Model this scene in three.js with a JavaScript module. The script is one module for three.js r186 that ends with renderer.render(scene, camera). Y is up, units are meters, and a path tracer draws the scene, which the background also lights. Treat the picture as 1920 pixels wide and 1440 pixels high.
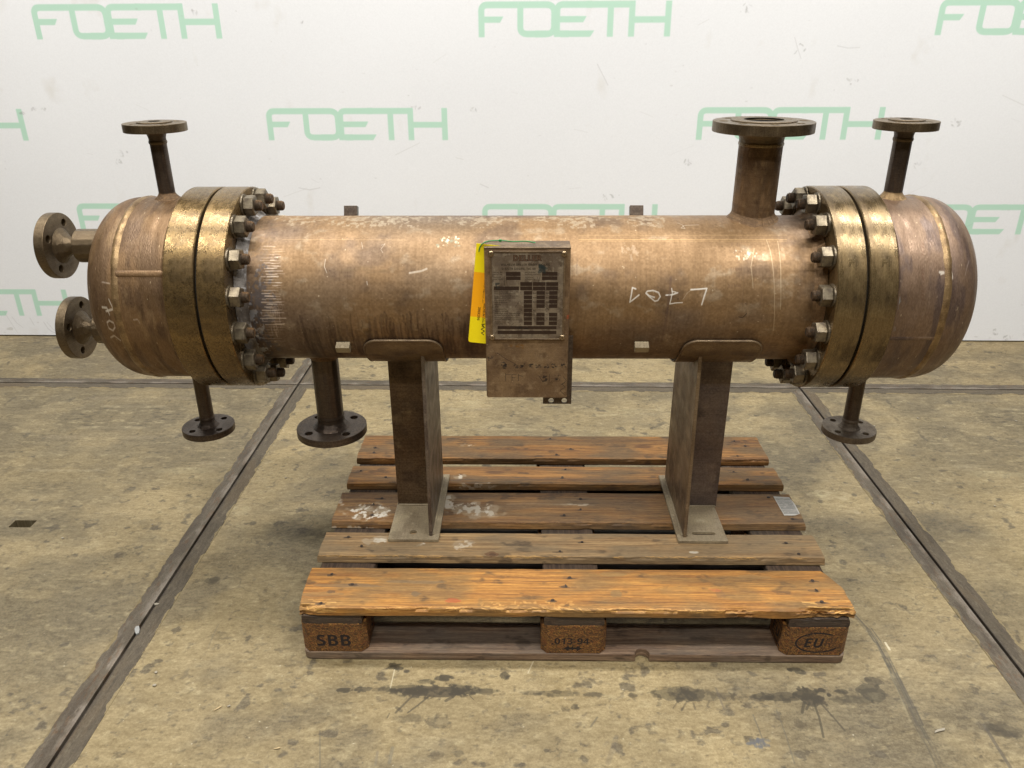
import * as THREE from 'three';
import { RoundedBoxGeometry } from 'three/addons/geometries/RoundedBoxGeometry.js';
import { mergeGeometries, toCreasedNormals } from 'three/addons/utils/BufferGeometryUtils.js';
import { RectAreaLightUniformsLib } from 'three/addons/lights/RectAreaLightUniformsLib.js';

// ---------------------------------------------------------------- camera, light, exposure
const scene = new THREE.Scene();
scene.background = new THREE.Color(0, 0, 0);
const F = 1465.7;                                             // focal length in photo pixels (1920 x 1440)
const camera = new THREE.PerspectiveCamera(2 * Math.atan(720 / F) * 180 / Math.PI, 4 / 3, 0.05, 60);
camera.position.set(-0.1078, 1.2657, 1.3319);
camera.rotation.set(-0.4185, 0.0181, -0.0048, 'YXZ');
camera.updateMatrixWorld(true);
const renderer = new THREE.WebGLRenderer({ antialias: true });
renderer.toneMapping = THREE.LinearToneMapping;
renderer.toneMappingExposure = 1.0;
renderer.shadowMap.enabled = true;
RectAreaLightUniformsLib.init();
const LAMP = { radiance: 58, color: [1, 0.98, 0.94], y: 5.0, rows: [[-0.85, [-1.9, 1.9]], [1.35, [-1.9, 1.9]], [3.9, [0]]], length: 2.6, width: 0.34 };

// ---------------------------------------------------------------- small helpers
const V3 = (x, y, z) => new THREE.Vector3(x, y, z);
const rgb = (r, g, b) => new THREE.Color().setRGB(r, g, b);
let seedState = 1;
const seed = (s) => { seedState = (s * 2654435761) >>> 0; };
const rnd = () => { seedState = (seedState + 0x6d2b79f5) | 0; let t = Math.imul(seedState ^ (seedState >>> 15), 1 | seedState); t = (t + Math.imul(t ^ (t >>> 7), 61 | t)) ^ t; return ((t ^ (t >>> 14)) >>> 0) / 4294967296; };
const rr = (a, b) => a + (b - a) * rnd();
const clamp = (x, a = 0, b = 1) => Math.min(b, Math.max(a, x));
const smooth = (a, b, x) => { const t = clamp((x - a) / (b - a)); return t * t * (3 - 2 * t); };
const lerp = (a, b, t) => a + (b - a) * t;
// value noise on a hashed lattice
const TAB = new Float32Array(65536); seed(77); for (let i = 0; i < 65536; i++) TAB[i] = rnd();
function vn(x, y, s = 0) {
  const ix = Math.floor(x), iy = Math.floor(y), fx = x - ix, fy = y - iy, u = fx * fx * (3 - 2 * fx), v = fy * fy * (3 - 2 * fy);
  const k = Math.imul(ix, 7919) + Math.imul(s | 0, 15731), e = Math.imul(iy, 40503), f = k ^ e, l = (k + 7919) ^ e, m = k ^ (e + 40503), n = (k + 7919) ^ (e + 40503);
  const a = TAB[(f ^ (f >>> 13)) & 65535], b = TAB[(l ^ (l >>> 13)) & 65535], c = TAB[(m ^ (m >>> 13)) & 65535], d = TAB[(n ^ (n >>> 13)) & 65535];
  return a + (b - a) * u + (c - a) * v + (a - b - c + d) * u * v;
}
function fbm(x, y, o = 4, s = 0) { let t = 0, a = 0.5, n = 0; for (let i = 0; i < o; i++) { t += a * vn(x, y, s + i * 17); n += a; a *= 0.5; x = x * 2.03 + 11.3; y = y * 2.03 + 5.7; } return t / n; }

// photo pixel -> ray, then onto the surface that the pixel shows
const rayOf = (u, v) => V3((u - 960) / F, -(v - 720) / F, -1).applyQuaternion(camera.quaternion);
const onPlaneY = (u, v, Y) => { const d = rayOf(u, v), t = (Y - camera.position.y) / d.y; return camera.position.clone().addScaledVector(d, t); };
const onPlaneZ = (u, v, Z) => { const d = rayOf(u, v), t = (Z - camera.position.z) / d.z; return camera.position.clone().addScaledVector(d, t); };
const AX = { y: 0.7375, z: -0.4 };                             // axis of the vessel
function onVessel(u, v, r) {                                   // -> [x, angle in degrees]
  const d = rayOf(u, v), oy = camera.position.y - AX.y, oz = camera.position.z - AX.z, a = d.y * d.y + d.z * d.z, b = oy * d.y + oz * d.z, c = oy * oy + oz * oz - r * r;
  const t = (-b - Math.sqrt(Math.max(0, b * b - a * c))) / a, p = camera.position.clone().addScaledVector(d, t);
  return [p.x, Math.atan2(p.y - AX.y, p.z - AX.z) * 180 / Math.PI];
}

// textures
function canvas(w, h) { const c = document.createElement('canvas'); c.width = w; c.height = h; return c; }
function raster(w, h, f) {                                     // f(x, y, out) writes sRGB 0..255
  const c = canvas(w, h), g = c.getContext('2d'), im = g.createImageData(w, h), o = [0, 0, 0];
  for (let y = 0, i = 0; y < h; y++) for (let x = 0; x < w; x++, i += 4) { f(x, y, o); im.data[i] = clamp(o[0], 0, 255); im.data[i + 1] = clamp(o[1], 0, 255); im.data[i + 2] = clamp(o[2], 0, 255); im.data[i + 3] = 255; }
  g.putImageData(im, 0, 0);
  return c;
}
function tex(c, color = true, wrap = THREE.RepeatWrapping) {
  const t = new THREE.CanvasTexture(c); t.wrapS = t.wrapT = wrap; t.magFilter = THREE.LinearFilter; if (color) t.colorSpace = THREE.SRGBColorSpace; t.anisotropy = 8; return t;
}
const mix3 = (o, c, t) => { o[0] += (c[0] - o[0]) * t; o[1] += (c[1] - o[1]) * t; o[2] += (c[2] - o[2]) * t; };
const set3 = (o, c) => { o[0] = c[0]; o[1] = c[1]; o[2] = c[2]; };
const css = (c, a = 1) => `rgba(${c[0] | 0},${c[1] | 0},${c[2] | 0},${a})`;
function strokes(g, pts, w, style, cap = 'round') { g.strokeStyle = style; g.lineWidth = w; g.lineCap = cap; g.lineJoin = 'round'; g.beginPath(); pts.forEach((p, i) => (i ? g.lineTo(p[0], p[1]) : g.moveTo(p[0], p[1]))); g.stroke(); }
function blob(g, cx, cy, rx, ry, rough, style, n = 40) {       // an irregular patch with an edge of its own
  const ph = rr(0, 100); g.fillStyle = style; g.beginPath();
  for (let i = 0; i <= n; i++) { const a = (i % n) / n * 2 * Math.PI, k = 1 + rough * (fbm(Math.cos(a) * 1.6 + ph, Math.sin(a) * 1.6 + ph, 4, 3) - 0.5) * 2; g.lineTo(cx + Math.cos(a) * rx * k, cy + Math.sin(a) * ry * k); }
  g.fill();
}

// crust or powder with a grain of its own: noise cut off inside an uneven outline
function dust(g, cx, cy, rx, ry, col, amount, grain = 6, s = 1, cut = 0.5) {
  const x0 = Math.max(0, Math.floor(cx - rx)), y0 = Math.max(0, Math.floor(cy - ry)), x1 = Math.min(g.canvas.width, Math.ceil(cx + rx)), y1 = Math.min(g.canvas.height, Math.ceil(cy + ry));
  if (x1 <= x0 || y1 <= y0) return;
  const im = g.getImageData(x0, y0, x1 - x0, y1 - y0), D = im.data;
  for (let y = y0, i = 0; y < y1; y++) for (let x = x0; x < x1; x++, i += 4) {
    const r = Math.hypot((x - cx) / rx, (y - cy) / ry); if (r >= 1) continue;
    const a = amount * smooth(cut, cut + 0.16, fbm(x / grain, y / grain, 4, s) + 0.22 * (0.5 - r) + 0.25 * (fbm(x / grain / 5, y / grain / 5, 2, s + 5) - 0.5)) * (1 - smooth(0.75, 1, r));
    for (let c = 0; c < 3; c++) D[i + c] += (col[c] - D[i + c]) * a;
  }
  g.putImageData(im, x0, y0);
}

// things and parts
const taken = new Map();
const numbered = (name) => { const n = taken.get(name) ?? 0; taken.set(name, n + 1); return n ? `${name}_${String(n).padStart(3, '0')}` : name; };
function thing(name, label, category, position = [0, 0, 0], group) {
  const o = new THREE.Group(); o.name = numbered(name); o.position.set(...position); o.userData = { label, category }; if (group) o.userData.group = group; scene.add(o); return o;
}
function structure(name, position = [0, 0, 0]) { const o = new THREE.Group(); o.name = numbered(name); o.position.set(...position); o.userData = { kind: 'structure' }; scene.add(o); return o; }
function part(name, geometry, material, parent) { const m = new THREE.Mesh(geometry, material); m.name = name; m.castShadow = m.receiveShadow = true; parent.add(m); return m; }
function group(name, parent) { const g = new THREE.Group(); g.name = name; parent.add(g); return g; }

// ---------------------------------------------------------------- geometry helpers
// solid or open surface of revolution round the x axis; profile = [[x, r], ...]; uv = (length along profile in metres, angle)
function revolveX(profile, n = 96, a0 = -Math.PI, a1 = Math.PI, crease = 0.55) {
  const P = [], U = [], I = []; let s = 0; const m = profile.length;
  const dist = profile.map((p, i) => (i ? (s += Math.hypot(p[0] - profile[i - 1][0], p[1] - profile[i - 1][1])) : 0));
  for (let j = 0; j <= n; j++) { const a = a0 + (a1 - a0) * j / n; for (let i = 0; i < m; i++) { P.push(profile[i][0], profile[i][1] * Math.sin(a), profile[i][1] * Math.cos(a)); U.push(dist[i], (a + Math.PI) / (2 * Math.PI)); } }
  for (let j = 0; j < n; j++) for (let i = 0; i + 1 < m; i++) { const p = j * m + i, q = p + m; I.push(p, p + 1, q, q, p + 1, q + 1); }
  const g = new THREE.BufferGeometry(); g.setAttribute('position', new THREE.Float32BufferAttribute(P, 3)); g.setAttribute('uv', new THREE.Float32BufferAttribute(U, 2)); g.setIndex(I);
  return toCreasedNormals(g, crease);
}
// outline in x,z extruded upwards from y0 to y1
function plateXZ(outline, y0, y1, holes = [], bevel = 0.0015) {
  const s = new THREE.Shape(outline.map(([x, z]) => new THREE.Vector2(x, -z)));
  for (const h of holes) s.holes.push(h);
  const g = new THREE.ExtrudeGeometry(s, { depth: y1 - y0 - 2 * bevel, bevelEnabled: bevel > 0, bevelThickness: bevel, bevelSize: bevel, bevelOffset: -bevel, bevelSegments: 2, curveSegments: 24 });
  g.translate(0, 0, bevel); g.rotateX(-Math.PI / 2); g.translate(0, y0, 0); return g;
}
const circlePath = (x, z, r) => new THREE.Path().absarc(x, -z, r, 0, Math.PI * 2, true);
const box = (w, h, d, x, y, z, r = 0.0015) => { const g = r ? new RoundedBoxGeometry(w, h, d, 2, r) : new THREE.BoxGeometry(w, h, d); g.translate(x, y, z); return g; };
// uv in metres from the dominant face of each triangle
function boxUV(g0, k = 1, ox = 0, oy = 0) {
  const g = g0.index ? g0.toNonIndexed() : g0, p = g.attributes.position, u = new Float32Array(p.count * 2), a = V3(), b = V3(), c = V3();
  for (let i = 0; i < p.count; i += 3) {
    a.fromBufferAttribute(p, i); b.fromBufferAttribute(p, i + 1); c.fromBufferAttribute(p, i + 2);
    const n = b.clone().sub(a).cross(c.clone().sub(a)), ax = Math.abs(n.x), ay = Math.abs(n.y), az = Math.abs(n.z);
    [a, b, c].forEach((q, j) => { const e = ax > ay && ax > az ? [q.z, q.y] : ay > az ? [q.x, q.z] : [q.x, q.y]; u[(i + j) * 2] = e[0] * k + ox; u[(i + j) * 2 + 1] = e[1] * k + oy; });
  }
  g.setAttribute('uv', new THREE.BufferAttribute(u, 2)); return g;
}

// ---------------------------------------------------------------- lamps of the hall, above the frame
function ceilingLamps() {
  const glow = new THREE.MeshStandardMaterial({ color: rgb(0.8, 0.8, 0.78), roughness: 0.6, emissive: rgb(...LAMP.color), emissiveIntensity: 3 });
  const white = new THREE.MeshStandardMaterial({ color: rgb(0.7, 0.7, 0.7), roughness: 0.5 });
  LAMP.rows.forEach(([z, columns], i) => columns.forEach((x, j) => {
    const side = (columns.length > 1 ? ['left end', 'right end'] : ['middle'])[j], row = ['close to the printed wall', 'above the pallet front', 'far from the printed wall'][i];
    const t = thing('ceiling_lamp', `white strip lamp at the ${side} of the row ${row}`, 'lamp', [x, LAMP.y, z], 'strip lamps of the hall');
    part('housing', box(LAMP.length + 0.06, 0.07, LAMP.width + 0.06, 0, 0.037, 0, 0.01), white, t);
    part('diffuser', box(LAMP.length, 0.012, LAMP.width, 0, -0.005, 0, 0.004), glow, t);
    const l = new THREE.RectAreaLight(rgb(...LAMP.color), LAMP.radiance, LAMP.length, LAMP.width);
    l.name = 'lamp_light'; l.position.set(0, -0.016, 0); l.rotation.x = -Math.PI / 2; t.add(l);
  }));
}

// ---------------------------------------------------------------- the printed wall
function buildWall() {
  const W = 2048, H = 1200, PX = 5.289, PY = 3.1, kx = W / PX, ky = H / PY;
  const c = raster(W, H, (x, y, o) => {
    const n = fbm(x / 260, y / 260, 4, 5), f = vn(x / 1.3, y / 1.3, 9) - 0.5, d = fbm(x / 40, y / 60, 4, 21);
    const k = 229 + (n - 0.5) * 8 + f * 5; o[0] = k - 1; o[1] = k; o[2] = k + 2;
    if (d > 0.72) mix3(o, [196, 190, 180], (d - 0.72) * 1.6);
  });
  const g = c.getContext('2d');
  // lettering: strokes in a box 678 x 112, built from bars
  const logo = (x0, yTop) => {
    const s = 0.745 / 678, X = (a) => (x0 + a * s + 2.9) * kx, Y = (b) => H - (yTop - b * s * 1.02) * ky;
    g.save(); g.strokeStyle = g.fillStyle = 'rgb(180,214,195)'; g.lineWidth = 21 * s * (kx + ky) / 2; g.lineCap = 'butt'; g.lineJoin = 'round';
    const line = (pts) => { g.beginPath(); pts.forEach((p, i) => (i ? g.lineTo(X(p[0]), Y(p[1])) : g.moveTo(X(p[0]), Y(p[1])))); g.stroke(); };
    const arc = (pts) => { g.beginPath(); g.moveTo(X(pts[0]), Y(pts[1])); g.lineTo(X(pts[2]), Y(pts[3])); g.quadraticCurveTo(X(pts[4]), Y(pts[5]), X(pts[6]), Y(pts[7])); g.lineTo(X(pts[8]), Y(pts[9])); g.stroke(); };
    const poly = (pts) => { g.beginPath(); pts.forEach((p) => g.lineTo(X(p[0]), Y(p[1]))); g.fill(); };
    arc([10, 112, 10, 30, 10, 10, 32, 10, 140, 10]);                                   // F
    poly([[19, 46], [88, 46], [76, 66], [19, 66]]);
    arc([140, 10, 238, 10, 268, 10, 268, 36, 268, 60]);                                // O
    arc([148, 10, 148, 80, 148, 102, 172, 102, 240, 102]); arc([268, 56, 268, 78, 268, 102, 240, 102, 200, 102]);
    arc([278, 112, 278, 30, 278, 10, 298, 10, 400, 10]); arc([268, 60, 270, 88, 274, 102, 296, 102, 320, 102]);  // E
    poly([[280, 46], [382, 46], [370, 66], [280, 66]]); poly([[290, 92], [410, 92], [396, 112], [290, 112]]);
    line([[380, 10], [550, 10]]); line([[466, 10], [466, 112]]);                       // T
    line([[541, 0], [541, 112]]); line([[541, 58], [668, 58]]); line([[668, 0], [668, 112]]);  // H
    g.restore();
  };
  for (let r = -1; r < 9; r++) { const yTop = 1.388 - 0.3875 * (r - 4), odd = (r & 1) !== 0; for (let k = -2; k < 5; k++) logo((odd ? -2.055 - 0.8815 : -2.055) + 1.763 * k, yTop); }
  // scuffs and hand marks where the photo has them
  seed(5);
  const at = (u, v) => { const d = rayOf(u, v), s = 0.0122, z0 = -2.019, t = (z0 + s * camera.position.x - camera.position.z) / (d.z - s * d.x), p = camera.position.clone().addScaledVector(d, t); return [(p.x + 2.9) * kx, H - p.y * ky]; };
  for (const [u, v, n, w] of [[65, 203, 5, 6], [82, 203, 4, 5], [40, 213, 4, 5], [232, 288, 8, 8], [222, 303, 6, 6], [365, 22, 4, 5], [565, 42, 3, 2], [1140, 370, 8, 9], [1290, 305, 7, 6], [1720, 312, 4, 8], [1890, 632, 9, 9], [1870, 622, 6, 8], [780, 200, 5, 8], [890, 205, 6, 8], [1400, 15, 8, 12], [1600, 155, 6, 10], [1790, 230, 6, 9], [1500, 90, 5, 12]])
    for (let i = 0; i < n; i++) { const p = at(u + rr(-w, w), v + rr(-w * 0.7, w * 0.7)); g.save(); g.translate(p[0], p[1]); g.rotate(rr(0, 3)); blob(g, 0, 0, rr(0.8, 4), rr(0.5, 1.8), 0.7, css([120, 118, 116], rr(0.08, 0.28)), 14); g.restore(); }
  for (const l of [[[8, 585], [20, 604], [33, 624]], [[22, 594], [32, 606], [43, 614]], [[56, 596], [64, 610]], [[82, 604], [90, 616], [97, 622], [112, 627]], [[88, 604], [100, 618], [112, 624]], [[1490, 70], [1496, 92], [1502, 110]], [[1570, 86], [1590, 90], [1612, 89]], [[900, 345], [916, 352]], [[1120, 120], [1140, 160]], [[560, 352], [580, 356], [600, 352]]])
    strokes(g, l.map((p) => at(...p)), rr(0.7, 1.2), css([120, 118, 116], 0.24));
  for (let i = 0; i < 260; i++) { const x = rr(0, W), y = H - Math.pow(rnd(), 1.8) * 560; blob(g, x, y, rr(0.5, 2.6), rr(0.4, 1.2), 0.6, css([130, 126, 120], rr(0.04, 0.2)), 10); }
  for (let i = 0; i < 46; i++) { const x = rr(0, W), y = rr(300, H), a = rr(-0.6, 0.6), l = rr(6, 46); strokes(g, [[x, y], [x + l * Math.cos(a), y + l * Math.sin(a) + rr(-3, 3)]], rr(0.5, 1), css([140, 136, 130], rr(0.08, 0.22))); }
  for (let i = 0; i < 90; i++) { const x = rr(0, W), y = H - Math.pow(rnd(), 2.4) * 60; blob(g, x, y, rr(1, 7), rr(0.6, 3), 0.7, css([120, 112, 100], rr(0.05, 0.2)), 12); }
  const m = new THREE.MeshStandardMaterial({ map: tex(c), roughness: 0.62 });
  const geo = new THREE.BoxGeometry(8.4, PY, 0.08); geo.translate(0, PY / 2 + 0.006, -0.04);
  const p = geo.attributes.position, uv = geo.attributes.uv; for (let i = 0; i < p.count; i++) uv.setXY(i, (p.getX(i) + 2.9) / PX, (p.getY(i)) / PY);
  const w = structure('wall', [0, 0, -2.019]); w.rotation.y = -0.0122; w.userData.label = 'white backdrop wall printed with rows of pale green lettering';
  part('printed_panel', geo, m, w);
}

// ---------------------------------------------------------------- floor of concrete slabs framed in steel
const JOINT = { left: -1.0115, right: 0.9695, rear: (x) => -1.490 + 0.0115 * x, front: 0.49 };
function concrete(o, X, Z) {                                   // metres -> sRGB
  const big = fbm(X * 1.7, Z * 1.9, 4, 31), mid = fbm(X * 7 + Z * 2.2, Z * 17 - X * 3, 4, 41), fine = fbm(X * 60, Z * 170, 3, 51), grit = vn(X * 900, Z * 900, 61);
  set3(o, [124, 109, 77]);
  mix3(o, [93, 83, 62], smooth(0.42, 0.68, big) * 0.8);
  mix3(o, [144, 127, 91], smooth(0.48, 0.7, fbm(X * 3 + 4, Z * 4.5, 4, 33)) * 0.65);
  mix3(o, [142, 126, 92], smooth(0.5, 0.74, mid) * 0.4);
  mix3(o, [88, 78, 58], smooth(0.54, 0.8, fbm(X * 5 - Z * 3, Z * 9 + X * 4, 4, 71)) * 0.5);
  mix3(o, [148, 135, 102], smooth(0.62, 0.78, fbm(X * 34 + Z * 9, Z * 60, 4, 73)) * 0.4); mix3(o, [76, 67, 50], smooth(0.64, 0.78, fbm(X * 70, Z * 95 + X * 12, 4, 75)) * 0.4);
  mix3(o, [66, 58, 44], smooth(0.69, 0.78, fbm(X * 26 + 5, Z * 30, 5, 77)) * 0.6);
  { const h = Math.abs(fbm(X * 4.2 + 3, Z * 5.1, 5, 85) - 0.5); if (h < 0.006) mix3(o, [74, 65, 49], (1 - h / 0.006) * 0.45 * smooth(0.45, 0.6, fbm(X * 2, Z * 2 + 7, 2, 87))); }
  const k = (fine - 0.5) * 30 + (grit - 0.5) * 22 + (vn(X * 260, Z * 300, 63) - 0.5) * 17 + (vn(X * 120, Z * 420, 65) - 0.5) * 10; o[0] += k; o[1] += k; o[2] += k * 0.9;
}
function floorTexture(W, H, x0, z0, w, d, marks) {
  const c = raster(W, H, (x, y, o) => concrete(o, x0 + x / W * w, z0 + y / H * d)), g = c.getContext('2d');
  marks(g, (p) => [(p.x - x0) / w * W, (p.z - z0) / d * H], W / w);
  return c;
}
function speckle(g, W, H, k, n) {
  for (let i = 0; i < n; i++) { const x = rr(0, W), y = rr(0, H); blob(g, x, y, rr(0.6, 2.2) * k, rr(0.5, 1.6) * k, 0.5, css([190, 183, 162], rr(0.3, 0.8)), 8); }
  for (let i = 0; i < n * 0.6; i++) blob(g, rr(0, W), rr(0, H), rr(0.8, 3.4) * k, rr(0.6, 2.2) * k, 0.6, css([52, 47, 38], rr(0.18, 0.6)), 9);
  for (let i = 0; i < n * 0.12; i++) { const x = rr(0, W), y = rr(0, H), a = rr(0, 6.3), l = rr(4, 40) * k; strokes(g, [[x, y], [x + Math.cos(a) * l * 0.5 + rr(-2, 2), y + Math.sin(a) * l * 0.5 + rr(-2, 2)], [x + Math.cos(a) * l, y + Math.sin(a) * l]], rr(0.6, 1.5) * k, css(rnd() < 0.5 ? [200, 192, 168] : [76, 70, 58], rr(0.2, 0.5))); }
  for (let i = 0; i < n * 0.025; i++) blob(g, rr(0, W), rr(0, H), rr(8, 40) * k, rr(5, 22) * k, 0.6, css([78, 71, 56], rr(0.08, 0.22)), 30);
}
function buildFloor() {
  const bumpC = raster(512, 512, (x, y, o) => { const v = 128 + (fbm(x / 5, y / 9, 4, 81) - 0.5) * 190; o[0] = o[1] = o[2] = v; });
  const roughC = raster(512, 512, (x, y, o) => { const v = 150 + (fbm(x / 40, y / 60, 4, 91) - 0.5) * 120; o[0] = o[1] = o[2] = v; });
  const bump = tex(bumpC, false, THREE.MirroredRepeatWrapping), rough = tex(roughC, false, THREE.MirroredRepeatWrapping);
  bump.repeat.set(2.6, 2.6); rough.repeat.set(1.3, 1.3);
  const X0 = JOINT.left - 0.02, Z0 = JOINT.rear(0) - 0.06, w = 2.04, d = 2.1;
  const centre = floorTexture(1920, 1920, X0, Z0, w, d, (g, P, k) => {
    seed(11); const k1 = k / 1000; speckle(g, 1920, 1920, k1, 620);
    const px = (u, v) => P(onPlaneY(u, v, 0));
    // wet splashes in front of the pallet
    const wet = (a) => css([50, 43, 29], a * 0.9);
    const puddle = (u, v, ru, rv, r, a) => { const p = px(u, v), q = px(u + ru, v), s = px(u, v + rv); blob(g, p[0], p[1], Math.abs(q[0] - p[0]), Math.abs(s[1] - p[1]), r, wet(a * 0.95), 60); dust(g, p[0], p[1], Math.abs(q[0] - p[0]) * 1.35, Math.abs(s[1] - p[1]) * 1.5, [50, 43, 29], a, 9, 17, 0.44); };
    for (const q of [[645, 1294, 14, 4, 0.5, 0.6], [680, 1293, 14, 5, 0.7, 0.6], [720, 1294, 22, 5, 0.4, 0.3], [760, 1292, 45, 8, 0.35, 0.45], [812, 1295, 66, 12, 0.5, 0.75], [832, 1271, 16, 5, 0.7, 0.65], [800, 1278, 16, 4, 0.6, 0.4], [862, 1294, 34, 8, 0.5, 0.6], [900, 1296, 36, 5, 0.5, 0.4], [946, 1267, 9, 6, 0.4, 0.7], [762, 1258, 5, 3, 0.3, 0.6], [740, 1250, 14, 8, 0.8, 0.7], [1000, 1299, 20, 4, 0.5, 0.35], [1046, 1300, 36, 6, 0.4, 0.4], [1112, 1302, 18, 4, 0.5, 0.35], [1186, 1303, 8, 4, 0.3, 0.4],
      [1078, 1325, 7, 5, 0.5, 0.5], [1262, 1302, 34, 12, 0.6, 0.45], [1286, 1302, 28, 14, 0.7, 0.55], [1330, 1304, 50, 9, 0.5, 0.35], [1388, 1307, 36, 6, 0.5, 0.25], [1430, 1306, 20, 7, 0.4, 0.6], [1470, 1307, 34, 8, 0.5, 0.65], [1512, 1302, 26, 13, 0.7, 0.85], [1530, 1314, 20, 10, 0.7, 0.8], [1540, 1294, 6, 4, 0.4, 0.8], [1554, 1303, 4, 3, 0.4, 0.8], [1578, 1297, 12, 4, 0.4, 0.7], [1600, 1312, 40, 7, 0.4, 0.4], [1634, 1298, 26, 16, 0.35, 0.6], [1638, 1277, 15, 8, 0.4, 0.55], [1488, 1255, 12, 4, 0.3, 0.7], [1500, 1260, 10, 4, 0.4, 0.6], [675, 1375, 14, 9, 0.5, 0.12], [820, 1352, 26, 12, 0.6, 0.28], [770, 1348, 26, 8, 0.6, 0.2], [820, 1416, 16, 8, 0.5, 0.25], [860, 1413, 9, 6, 0.5, 0.22], [525, 1305, 20, 14, 0.5, 0.16], [1500, 1360, 12, 9, 0.6, 0.25], [1880, 1370, 30, 14, 0.5, 0.35], [1060, 1330, 8, 5, 0.5, 0.3], [398, 1088, 12, 6, 0.6, 0.4], [410, 1192, 18, 8, 0.6, 0.14], [400, 1050, 30, 14, 0.6, 0.12]]) puddle(...q);
    for (const [l, wd, a] of [[[[776, 1302], [758, 1320], [742, 1336]], 5, 0.6], [[[806, 1304], [784, 1322], [765, 1336]], 4, 0.6], [[[744, 1327], [752, 1333]], 7, 0.5], [[[730, 1338], [726, 1346]], 3, 0.5], [[[846, 1308], [836, 1314]], 7, 0.6], [[[880, 1304], [888, 1312]], 2, 0.6], [[[1526, 1318], [1536, 1345], [1544, 1382]], 4.5, 0.7], [[[1540, 1320], [1560, 1342], [1584, 1370]], 4, 0.65], [[[1508, 1316], [1504, 1336]], 6, 0.7], [[[1518, 1318], [1512, 1330]], 5, 0.7], [[[1286, 1318], [1278, 1332]], 4, 0.45], [[[1300, 1318], [1304, 1330]], 4, 0.45], [[[1270, 1316], [1262, 1328]], 3, 0.4], [[[1330, 1314], [1326, 1324]], 4, 0.4]]) strokes(g, l.map((p) => px(...p)), wd * k1, wet(a));
    // tyre mark and dark rub lines on the right
    for (const [l, wd, a, col] of [ [[[1664, 1250], [1690, 1310], [1706, 1352]], 4, 0.25, [150, 140, 114]], [[[1660, 1205], [1668, 1218]], 5, 0.7, [196, 188, 164]], [[[1845, 1360], [1870, 1400], [1895, 1440]], 7, 0.5, [64, 59, 50]], [[[1412, 1340], [1424, 1370], [1434, 1398]], 3, 0.5, [76, 70, 58]], [[[1456, 1330], [1474, 1380], [1490, 1432]], 3, 0.5, [82, 76, 62]], [[[1342, 1290], [1358, 1330]], 4, 0.45, [80, 72, 60]], [[[600, 1370], [600, 1440]], 3, 0.4, [70, 64, 54]], [[[736, 1402], [730, 1430]], 7, 0.4, [88, 84, 76]], [[[708, 1410], [704, 1434]], 5, 0.3, [88, 84, 76]], [[[1120, 1345], [1108, 1362]], 4, 0.5, [70, 64, 52]], [[[1156, 1382], [1140, 1430]], 10, 0.25, [82, 74, 60]], [[[1470, 1420], [1482, 1410], [1500, 1420]], 8, 0.2, [66, 60, 52]],
      [[[410, 1170], [400, 1190], [390, 1216]], 2, 0.5, [90, 82, 68]], [[[430, 1155], [480, 1164], [556, 1180]], 2, 0.35, [96, 88, 72]], [[[420, 1108], [470, 1095], [540, 1080]], 2, 0.3, [90, 82, 68]], [[[740, 1255], [732, 1290]], 2, 0.5, [206, 200, 178]], [[[1000, 1240], [990, 1262]], 2, 0.5, [206, 200, 178]]]) strokes(g, l.map((p) => px(...p)), wd * k1, css(col, a));
    { const line = [[1602, 1150], [1628, 1178], [1646, 1204], [1662, 1234], [1676, 1262], [1690, 1290], [1708, 1326], [1724, 1360], [1738, 1384], [1748, 1400], [1766, 1440]]; for (let i = 0; i < 90; i++) { const a = Math.floor(rr(0, 8)), off = rr(-9, 9) + rr(-3, 3), n = Math.floor(rr(2, 5)); strokes(g, line.slice(a, a + n).map(([u, v]) => px(u + off * (0.6 + (v - 1150) / 500) + rr(-1, 1), v)), rr(1, 4) * k1, css([58, 54, 45], rr(0.08, 0.3))); } }
    for (let i = 0; i < 26; i++) { const p = px(1400 + rr(0, 40) + i * 0.4, 1385 + rr(0, 16)); blob(g, p[0], p[1], rr(2, 7) * k1, rr(2, 6) * k1, 0.6, css([80, 80, 82], rr(0.3, 0.7)), 10); }
    // pale rubbed patches, spilled white flecks
    for (const [u, v, ru, rv, a] of [[1560, 935, 34, 12, 0.4], [1600, 955, 22, 8, 0.35], [1545, 925, 14, 6, 0.45], [520, 770, 30, 7, 0.3], [480, 800, 26, 8, 0.28], [1540, 700, 18, 4, 0.55], [640, 1160, 18, 8, 0.2], [460, 950, 30, 12, 0.2], [850, 760, 80, 8, 0.25], [1150, 770, 70, 9, 0.22], [1000, 800, 90, 6, 0.22]]) { const p = px(u, v), q = px(u + ru, v), s = px(u, v + rv); for (let i = 0; i < 12; i++) blob(g, p[0] + rr(-1, 1) * (q[0] - p[0]), p[1] + rr(-1, 1) * (s[1] - p[1]), rr(0.1, 0.5) * (q[0] - p[0]), rr(0.1, 0.45) * Math.abs(s[1] - p[1]), 0.8, css([168, 157, 124], a * rr(0.3, 0.8)), 24); }
    for (let i = 0; i < 60; i++) { const u = rr(430, 1560), p = px(u, rr(708, 716)); blob(g, p[0], p[1], rr(1, 9) * k1, rr(1, 5) * k1, 0.6, css([196, 190, 172], rr(0.3, 0.8)), 9); }
  });
  const other = floorTexture(1280, 1280, 3, 3, 2.04, 2.1, (g, P, k) => { seed(23); speckle(g, 1280, 1280, k / 1000, 560); for (let i = 0; i < 60; i++) blob(g, rr(0, 1280), rr(0, 1280), rr(10, 60), rr(4, 14), 0.8, css([160, 150, 120], rr(0.05, 0.2)), 26); });
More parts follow.
